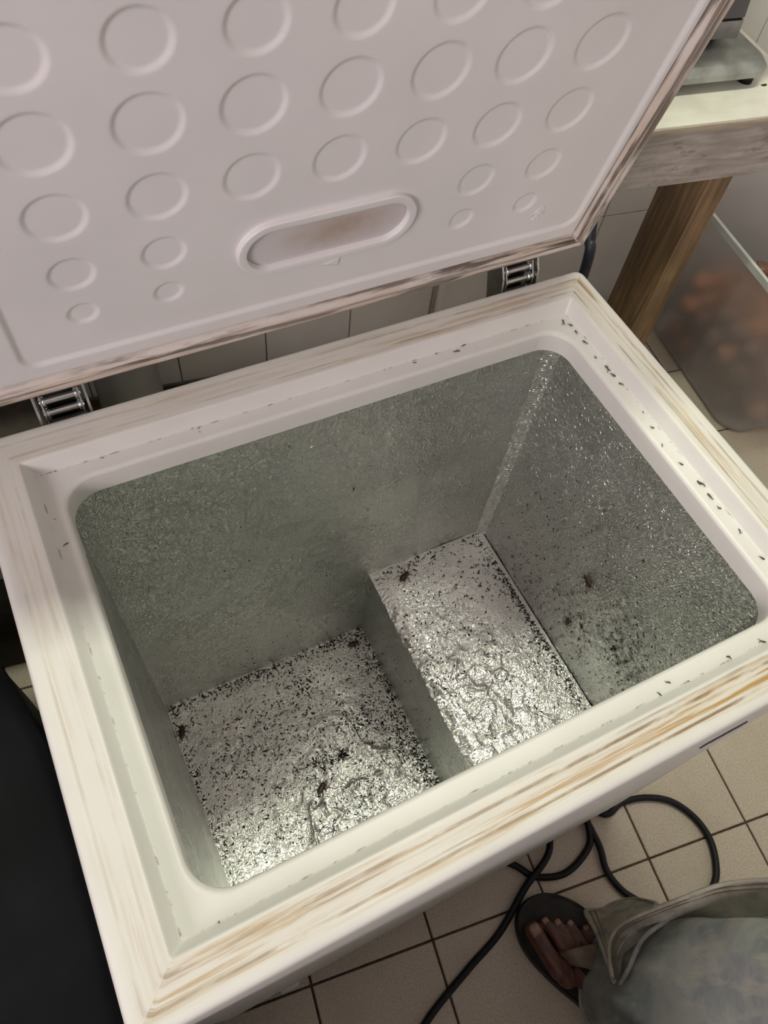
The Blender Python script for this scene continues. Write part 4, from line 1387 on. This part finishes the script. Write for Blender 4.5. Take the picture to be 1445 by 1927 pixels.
# shirt with sleeves; the hands rest in the jeans pockets
arms = [limb([((0.60, -0.47, 1.37), 0.068), ((0.665, -0.475, 1.33), 0.062), ((0.70, -0.485, 1.20), 0.055), ((0.715, -0.495, 1.07), 0.048), ((0.712, -0.44, 0.96), 0.044), ((0.672, -0.395, 0.87), 0.040), ((0.640, -0.38, 0.82), 0.036)], 4, 16),
        limb([((0.35, -0.47, 1.37), 0.068), ((0.285, -0.475, 1.33), 0.062), ((0.25, -0.49, 1.20), 0.055), ((0.235, -0.505, 1.07), 0.048), ((0.242, -0.46, 0.96), 0.044), ((0.285, -0.425, 0.87), 0.040), ((0.315, -0.41, 0.82), 0.036)], 4, 16)]
tor = []
for (z, rx_, ry_) in ((0.86, 0.212, 0.185), (0.93, 0.205, 0.175), (1.00, 0.195, 0.165), (1.12, 0.178, 0.148), (1.25, 0.180, 0.142), (1.34, 0.182, 0.125), (1.39, 0.150, 0.095), (1.425, 0.085, 0.075), (1.45, 0.074, 0.070)):
    tor.append([(0.475 + rx_ * math.cos(2 * math.pi * k / 40), -0.462 + ry_ * math.sin(2 * math.pi * k / 40), z) for k in range(40)])
TV = [Vector(p) for r in tor for p in r]
TF = [(i * 40 + k, i * 40 + (k + 1) % 40, (i + 1) * 40 + (k + 1) % 40, (i + 1) * 40 + k) for i in range(len(tor) - 1) for k in range(40)] + [tuple(range(40))[::-1], tuple((len(tor) - 1) * 40 + k for k in range(40))]
v, f = merge_geo(arms + [(TV, TF)])
M_SHIRT = denim_material('grey_shirt', (0.10, 0.105, 0.11), (0.14, 0.145, 0.15), (0.12, 0.125, 0.13))
sh_ = PP(me_obj('shirt', v, f, M_SHIRT, None, True))
rm = sh_.modifiers.new('remesh', 'REMESH'); rm.mode = 'VOXEL'; rm.voxel_size = 0.006; rm.use_smooth_shade = True
sm_ = sh_.modifiers.new('smooth', 'SMOOTH'); sm_.factor = 0.5; sm_.iterations = 6

# gaping pocket on the front of the right leg
def on_leg(u, v, off):
    d = ray(u, v)
    best = None
    for z in np.arange(0.90, 0.03, -0.004):
        p = CC + d * (z - CC[2]) / d[2]
        cx, cy, r = leg_at(LEGR, z)
        e = math.hypot(p[0] - cx, p[1] - cy) - (r + off)
        if best is None or e < best[0]:
            best = (e, p)
        if e <= 0:
            break
    return Vector(best[1])
def smooth_pts(P, k=2):
    for _ in range(k):
        P = [P[0]] + [(P[i - 1] + P[i] * 2 + P[i + 1]) / 4 for i in range(1, len(P) - 1)] + [P[-1]]
    return P
near_px = [(1166, 1852), (1186, 1822), (1197, 1790), (1206, 1765), (1235, 1741), (1295, 1716), (1360, 1697), (1450, 1694), (1540, 1700)]
outl_px = [(1152, 1838), (1144, 1800), (1146, 1768), (1160, 1742), (1205, 1716), (1290, 1696), (1345, 1655), (1450, 1653), (1540, 1664)]
near = smooth_pts([on_leg(u, v, 0.006) for u, v in near_px], 1)
outl = smooth_pts([on_leg(u, v, 0.030) for u, v in outl_px], 1)
PP(tube('pocket_edge', spline(near, 7), 0.0034, M_DENIM, None, 8))
inn = []
for p in near:
    cx, cy, r = leg_at(LEGR, p.z - 0.05)
    q = Vector((p.x - cx, p.y - cy, 0)); q.normalize()
    inn.append(Vector((cx, cy, p.z - 0.05)) + q * (r - 0.022))
mid_ = [a.lerp(b, 0.55) + Vector((0, 0, -0.012)) for a, b in zip(inn, outl)]
facing = PP(sheet('pocket_facing', [inn, mid_, outl], M_DENIM_IN, 0.0022, 7, None, 0.0008, 60, 42))
PP(tube('pocket_edge', spline(outl, 7), 0.0028, M_DENIM_IN, None, 8))
for t in (0.18, 0.36):
    ln_ = [a.lerp(b, t) + (Vector(CC) - a).normalized() * 0.0026 for a, b in zip(outl, mid_)]
    PP(tube('stitch_line', spline(ln_, 6), 0.0008, M_STITCH, None, 6))
f_out = [on_leg(u, v, 0.024) for u, v in [(1101, 1716), (1130, 1712), (1160, 1698), (1195, 1692), (1235, 1700)]]
f_mid = [on_leg(u, v, 0.018) for u, v in [(1124, 1760), (1140, 1748), (1162, 1738), (1190, 1728), (1232, 1716)]]
f_in = [on_leg(u, v, 0.010) for u, v in [(1156, 1848), (1158, 1810), (1172, 1775), (1195, 1752), (1232, 1732)]]
PP(sheet('pocket_flap', [f_out, f_mid, f_in], M_DENIM_IN, 0.002, 7, None, 0.0006, 50, 43))
PP(tube('flap_edge', spline([f_in[0], f_mid[0], f_out[0]] + f_out[1:], 6), 0.0032, M_DENIM_IN, None, 8))
for off in (0.10, 0.2):
    ed = [f_in[0].lerp(f_in[1], off * 1.6), f_mid[0].lerp(f_mid[1], off * 3.2), f_out[0].lerp(f_out[1], off * 3.2)]
    PP(tube('stitch_line', spline([p + (Vector(CC) - p).normalized() * 0.003 for p in ed], 6), 0.0008, M_STITCH, None, 6))

# ------------------------------------------------------------------ dirt in the freezer
def sliver_geo(n_, pts, nrm, tang, lens, wids):
    """many tapered bits merged into one mesh (numpy)."""
    n_ = len(pts)
    b = np.cross(nrm, tang)
    V = np.zeros((n_, 6, 3))
    mid = pts + nrm * (wids * 0.45)[:, None]
    bend = (rng.random(n_) - 0.5) * lens * 0.5
    V[:, 0] = mid - tang * (lens / 2)[:, None] + b * bend[:, None]
    V[:, 1] = mid + tang * (lens / 2)[:, None] + b * (bend * 0.6)[:, None]
    k = (rng.random(n_) - 0.5) * lens * 0.5
    cen = mid + tang * k[:, None]
    V[:, 2] = cen + b * (wids / 2)[:, None]
    V[:, 3] = cen - b * (wids / 2)[:, None]
    V[:, 4] = cen + nrm * (wids * 0.5)[:, None]
    V[:, 5] = cen - nrm * (wids * 0.5)[:, None]
    base = np.array([(0, 2, 4), (0, 4, 3), (0, 3, 5), (0, 5, 2), (1, 4, 2), (1, 3, 4), (1, 5, 3), (1, 2, 5)])
    Fc = (base[None] + (np.arange(n_) * 6)[:, None, None]).reshape(-1, 3)
    return V.reshape(-1, 3), Fc

def stuff_obj(name, V, Fc, mat, label):
    me = bpy.data.meshes.new(name)
    me.from_pydata(V.tolist(), [], Fc.tolist())
    me.update()
    me.materials.append(mat)
    o = bpy.data.objects.new(name, me)
    COL.objects.link(o)
    tag(o, label, 'debris', None, 'stuff')
    return o

def floor_debris(name, fn, x0, x1, y0, y1, n, clusters, label, edge=0.45):
    pts = []
    ne = int(n * edge)
    for _ in range(ne):
        s = rng.random() * 4
        d = abs(rng.normal(0, 0.010))
        if s < 1.2: p = (rng.uniform(x0, x1), y1 - d)
        elif s < 2.6: p = (x1 - d, rng.uniform(y0, y1))
        elif s < 3.3: p = (x0 + d * 0.8, rng.uniform(y0, y1))
        else: p = (rng.uniform(x0, x1), y0 + d)
        pts.append(p)
    k = 0
    while k < n - ne:
        p = (rng.uniform(x0, x1), rng.uniform(y0, y1))
        den = 0.35 + 0.65 * float(nb(np.array(p[0] * 22), np.array(p[1] * 22)) > 0.0)
        den *= 0.15 + 0.85 * sstep(y0 + 0.04, y0 + 0.22, p[1])
        if rng.random() < den:
            pts.append(p); k += 1
    for (cx, cy, sx, sy, m_) in clusters:
        for _ in range(m_):
            pts.append((rng.normal(cx, sx), rng.normal(cy, sy)))
    P = np.array([p for p in pts if x0 + 0.001 < p[0] < x1 - 0.001 and y0 + 0.001 < p[1] < y1 - 0.001])
    z = fn(P[:, 0], P[:, 1])
    e = 0.0012
    gx = (fn(P[:, 0] + e, P[:, 1]) - fn(P[:, 0] - e, P[:, 1])) / (2 * e)
    gy = (fn(P[:, 0], P[:, 1] + e) - fn(P[:, 0], P[:, 1] - e)) / (2 * e)
    nrm = np.stack([-gx, -gy, np.ones_like(gx)], 1)
    nrm /= np.linalg.norm(nrm, axis=1)[:, None]
    a = rng.random(len(P)) * 2 * math.pi
    t = np.stack([np.cos(a), np.sin(a), np.zeros_like(a)], 1)
    t = t - nrm * (t * nrm).sum(1)[:, None]
    t /= np.linalg.norm(t, axis=1)[:, None]
    lens = np.clip(rng.lognormal(math.log(0.0042), 0.45, len(P)), 0.0016, 0.011)
    wids = np.clip(rng.lognormal(math.log(0.0015), 0.35, len(P)), 0.0008, 0.0032)
    V, Fc = sliver_geo(len(P), np.stack([P[:, 0], P[:, 1], z], 1), nrm, t, lens, wids)
    return stuff_obj(name, V, Fc, M_DEBRIS, label)

cl1 = atz(612, 1432, Z1)
floor_debris('floor_debris', low_h, IL, XS, IF_, FD - IB, 3000,
             [(cl1.x, cl1.y, 0.018, 0.010, 170), (cl1.x + 0.03, cl1.y - 0.004, 0.008, 0.005, 110), (0.405, 0.235, 0.010, 0.022, 130), (0.415, 0.19, 0.006, 0.02, 90), (0.39, 0.30, 0.015, 0.03, 110), (0.36, 0.29, 0.012, 0.02, 90), (0.30, 0.40, 0.06, 0.02, 120), (0.33, 0.31, 0.02, 0.02, 70), (0.15, 0.33, 0.04, 0.03, 80), (0.25, 0.19, 0.02, 0.02, 40), (0.32, 0.19, 0.02, 0.015, 70)],
             'scattered black droppings and dirt over the lower foil floor')
floor_debris('step_debris', step_h, XS + 0.004, FW - IR - 0.001, IF_, FD - IB, 620,
             [(0.626, 0.33, 0.004, 0.05, 180), (0.626, 0.22, 0.005, 0.06, 220), (0.62, 0.40, 0.008, 0.03, 50), (0.52, 0.38, 0.04, 0.03, 60), (0.47, 0.25, 0.012, 0.05, 30)],
             'scattered black droppings and dirt over the raised foil step', 0.35)

def wall_debris(name, kind, n, centers, label, pad=0.0012, lmul=1.0):
    pts = []
    for (a, b, sa, sb, w) in centers:
        for _ in range(int(n * w)):
            pts.append((rng.normal(a, sa), rng.normal(b, sb)))
    P = np.array(pts)
    t_ = (P[:, 1] - Z1) / (ZT - Z1)
    if kind == 'right':
        ok = (P[:, 0] > IF_ + 0.01) & (P[:, 0] < FD - IB - 0.03) & (P[:, 1] > Z2 + 0.004) & (P[:, 1] < ZT - 0.01)
        P = P[ok]; t_ = t_[ok]
        x = (FW - IR) * (1 - t_) + (FW - 0.0668) * t_ - pad
        pos = np.stack([x, P[:, 0], P[:, 1]], 1); nrm = np.tile([-1.0, 0, 0.05], (len(P), 1)); e1 = np.array([0, 1.0, 0]); e2 = np.array([0.05, 0, 1.0])
    elif kind == 'back':
        ok = (P[:, 0] > IL + 0.03) & (P[:, 0] < XS - 0.002) & (P[:, 1] > Z1 + 0.003) & (P[:, 1] < ZT - 0.01)
        P = P[ok]; t_ = t_[ok]
        y = (FD - IB) * (1 - t_) + (FD - 0.0668) * t_ - pad
        pos = np.stack([P[:, 0], y, P[:, 1]], 1); nrm = np.tile([0, -1.0, 0.02], (len(P), 1)); e1 = np.array([1.0, 0, 0]); e2 = np.array([0, 0.02, 1.0])
    else:
        ok = (P[:, 0] > IF_ + 0.01) & (P[:, 0] < FD - IB - 0.003) & (P[:, 1] > Z1 + 0.002) & (P[:, 1] < Z2 - 0.012)
        P = P[ok]
        pos = np.stack([np.full(len(P), XS - 0.0015), P[:, 0], P[:, 1]], 1); nrm = np.tile([-1.0, 0, 0], (len(P), 1)); e1 = np.array([0, 1.0, 0]); e2 = np.array([0, 0, 1.0])
    nrm = nrm / np.linalg.norm(nrm, axis=1)[:, None]
    a = rng.random(len(P)) * 2 * math.pi
    t = np.cos(a)[:, None] * e1 + np.sin(a)[:, None] * e2
    t /= np.linalg.norm(t, axis=1)[:, None]
    lens = np.clip(rng.lognormal(math.log(0.0034 * lmul), 0.55, len(P)), 0.001, 0.011)
    wids = np.clip(rng.lognormal(math.log(0.0014), 0.35, len(P)), 0.0005, 0.0022)
    V, Fc = sliver_geo(len(P), pos, nrm, t, lens, wids)
    return stuff_obj(name, V, Fc, M_DEBRIS, label)
wall_debris('wall_debris', 'right', 620, [(0.24, 0.44, 0.10, 0.09, 0.55), (0.13, 0.46, 0.05, 0.06, 0.25), (0.34, 0.36, 0.05, 0.05, 0.2), (0.20, 0.60, 0.1, 0.06, 0.1)], 'black droppings stuck to the foil side wall above the step', 0.0012, 1.2)
wall_debris('rear_wall_debris', 'back', 130, [(0.25, 0.15, 0.10, 0.05, 0.6), (0.25, 0.50, 0.10, 0.13, 0.25), (0.38, 0.20, 0.03, 0.06, 0.15)], 'few black droppings stuck to the rear foil wall')
wall_debris('riser_debris', 'riser', 70, [(0.30, 0.18, 0.10, 0.05, 1.0)], 'few black droppings stuck to the upright face of the foil step', 0.0015, 0.8)

# larger single bits on the white ledge and rim: bent insect fragments
def frag_mesh(seed):
    r = random.Random(seed)
    pts = [Vector((-0.5, r.uniform(-.12, .12), 0.10)), Vector((-0.15, r.uniform(-.18, .18), 0.14)), Vector((0.2, r.uniform(-.12, .12), 0.12)), Vector((0.5, r.uniform(-.2, .2), 0.06))]
    rad = [0.10, 0.12, 0.06, 0.02] if seed % 2 else [0.03, 0.07, 0.10, 0.04]
    g = [tube_geo(spline(pts, 3), list(np.interp(np.linspace(0, 3, 10), range(4), rad)), 6)]
    for k in range(seed % 3):
        a = r.uniform(0.5, 2.4)
        g.append(tube_geo([pts[1], pts[1] + Vector((math.cos(a) * 0.2, math.sin(a) * 0.25, -0.03)), pts[1] + Vector((math.cos(a) * 0.3, math.sin(a) * 0.5, -0.11))], [0.035, 0.025, 0.012], 5))
    v, f = merge_geo(g)
    me = bpy.data.meshes.new('insect_fragment')
    me.from_pydata([tuple(p) for p in v], [], f)
    for p in me.polygons: p.use_smooth = True
    me.materials.append(M_FRAG)
    return me
FR = [frag_mesh(k) for k in range(5)]
led = [(124, 1025, 9, 1.0), (105, 887, 3, .3), (192, 862, 5, .6), (104, 977, 4, 0), (362, 806, 3, .2), (376, 813, 4, 2.3), (375, 806, 3, .5), (780, 683, 6, .6), (820, 665, 5, 2), (858, 661, 11, .2), (872, 651, 8, .9), (812, 655, 4, 1.1),
       (1060, 607, 10, 2.2), (1072, 612, 8, 2.6), (1083, 626, 9, 1.8), (1101, 645, 10, 2.6), (1120, 672, 6, 2), (1143, 694, 12, 2.5), (1152, 706, 10, 2.4), (1168, 724, 9, 2.4), (1210, 776, 5, 2), (1226, 804, 7, 2.6), (1246, 838, 6, 2.1), (1280, 873, 8, 2.5), (1318, 912, 14, 2.4), (1336, 935, 12, 2.3), (1352, 955, 7, 2.4), (1392, 1000, 8, 2.3), (1432, 1050, 9, 2.5),
       (1256, 1283, 9, -.3), (1240, 1306, 8, -.5), (1372, 1238, 8, -.6), (1434, 1208, 10, .4), (1296, 1282, 3, 0), (412, 1737, 6, 1.9), (684, 692, 6, .4)]
r5 = random.Random(9)
for i, (u, v, px, an) in enumerate(led):
    if px < 4: px = 4
    p = atz(u, v, ZL + 0.0003)
    o = bpy.data.objects.new('insect_fragment', FR[i % 5])
    COL.objects.link(o)
    o.location = p
    dist = (p - Vector(CC)).length
    s = px * dist / FPX * 1.25
    o.scale = (s, s, s)
    o.rotation_euler = (0, 0, an - 0.45)
    if p.y > FD * 0.8: lab = 'dry brown insect fragment on the white freezer ledge along the hinge side'
    elif p.x > FW * 0.8: lab = 'dry brown insect fragment on the white freezer ledge along the side facing the table'
    elif p.y < 0.1: lab = 'dry brown insect fragment on the white freezer ledge along the front'
    else: lab = 'dry brown insect fragment on the white freezer ledge along the side by the black box'
    tag(o, lab, 'insect fragment', 'insect fragments on the freezer ledge')

# cockroaches
def roach_mesh():
    g = []
    n, m_ = 16, 14
    # body: flattened, segmented
    V, Fc = [], []
    for i in range(m_ + 1):
        t = i / m_
        x = -0.5 + t
        w = 0.235 * (math.sin(math.pi * min(1, t * 0.93 + 0.035))) ** 0.55 * (1.0 - 0.12 * t)
        seg = 1 + (0.045 if i % 2 else -0.03)
        for k in range(n):
            a = 2 * math.pi * k / n
            V.append(Vector((x * 0.92, w * math.cos(a) * seg, 0.12 + 0.105 * (w / 0.235) * math.sin(a) * (1.0 if math.sin(a) > 0 else 0.6))))
    Fc = [(i * n + k, i * n + (k + 1) % n, (i + 1) * n + (k + 1) % n, (i + 1) * n + k) for i in range(m_) for k in range(n)]
    Fc += [tuple(range(n))[::-1], tuple(m_ * n + k for k in range(n))]
    g.append((V, Fc))
    g.append(ellipsoid((0.47, 0, 0.10), (0.10, 0.11, 0.075)))       # head
    g.append(ellipsoid((0.34, 0, 0.155), (0.15, 0.205, 0.075)))     # pronotum
    for s in (-1, 1):
        for (x, ang, L) in ((0.28, 0.75, 0.40), (0.08, 1.55, 0.48), (-0.12, 2.35, 0.62)):
            a = Vector((x, s * 0.12, 0.09))
            k1 = a + Vector((math.cos(ang) * L * 0.5, s * math.sin(ang) * L * 0.55, 0.10))
            k2 = k1 + Vector((math.cos(ang + 0.35) * L * 0.5, s * math.sin(ang + 0.35) * L * 0.4, -0.12))
            k3 = k2 + Vector((math.cos(ang + 0.1) * L * 0.3, s * math.sin(ang + 0.1) * L * 0.3, -0.055))
            g.append(tube_geo([a, k1, k2, k3], [0.035, 0.030, 0.018, 0.008], 6))
        g.append(tube_geo(spline([(0.54, s * 0.04, 0.12), (0.72, s * 0.13, 0.20), (0.92, s * 0.20, 0.16), (1.12, s * 0.34, 0.05)], 4), [0.014] * 6 + [0.009] * 7, 5))
        g.append(tube_geo([(-0.44, s * 0.05, 0.12), (-0.55, s * 0.10, 0.13), (-0.62, s * 0.13, 0.12)], [0.02, 0.014, 0.006], 5))
    v, f = merge_geo(g)
    me = bpy.data.meshes.new('cockroach')
    me.from_pydata([tuple(p) for p in v], [], f)
    for p in me.polygons: p.use_smooth = True
    me.materials.append(M_ROACH)
    return me
RM = roach_mesh()
def roach(loc, nrm, head_dir, size, label):
    o = bpy.data.objects.new('cockroach', RM)
    COL.objects.link(o)
    nz_ = Vector(nrm).normalized()
    xd = Vector(head_dir); xd = (xd - nz_ * xd.dot(nz_)).normalized()
    yd = nz_.cross(xd)
    mm = Matrix(((xd.x, yd.x, nz_.x, loc[0]), (xd.y, yd.y, nz_.y, loc[1]), (xd.z, yd.z, nz_.z, loc[2]), (0, 0, 0, 1)))
    o.matrix_world = mm @ Matrix.Scale(size, 4)
    tag(o, label, 'cockroach', 'cockroaches in the freezer')
def hdir(u0, v0, u1, v1, z): return atz(u1, v1, z) - atz(u0, v0, z)
def on_low(u, v):
    p = atz(u, v, Z1 + 0.002); return (p.x, p.y, float(low_h(p.x, p.y)) + 0.0002)
def on_step(u, v):
    p = atz(u, v, Z2 + 0.002); return (p.x, p.y, float(step_h(p.x, p.y)) + 0.0002)
roach(on_step(760, 1085), (0, 0, 1), hdir(752, 1095, 771, 1074, Z2), 0.0200, 'reddish brown cockroach with spread legs on the rear end of the foil step')
roach(on_low(664, 1212), (0, 0, 1), hdir(652, 1216, 676, 1206, Z1), 0.0200, 'dark cockroach among dirt in the rear corner at the foot of the step')
roach(on_low(342, 1378), (0, 0, 1), hdir(341, 1392, 343, 1365, Z1), 0.0215, 'dark red cockroach by the side wall of the lower foil floor')
roach(on_low(604, 1484), (0, 0, 1), hdir(598, 1496, 610, 1472, Z1), 0.0200, 'dark red cockroach in the middle of the crumpled lower foil floor')
def on_right(u, v):
    x = 0.635
    for _ in range(4):
        p = atx(u, v, x)
        t = (p.z - Z1) / (ZT - Z1)
        x = (FW - IR) * (1 - t) + (FW - 0.0668) * t - 0.0012
    return atx(u, v, x)
p = on_right(1068, 1170); roach(p, (-1, 0, 0.05), on_right(1072, 1160) - on_right(1062, 1182), 0.0150, 'small dark cockroach clinging low on the side wall of foil')
p = on_right(1108, 1095); roach(p, (-1, 0, 0.05), on_right(1103, 1082) - on_right(1114, 1110), 0.0190, 'slender dark cockroach clinging higher on the side wall of foil')
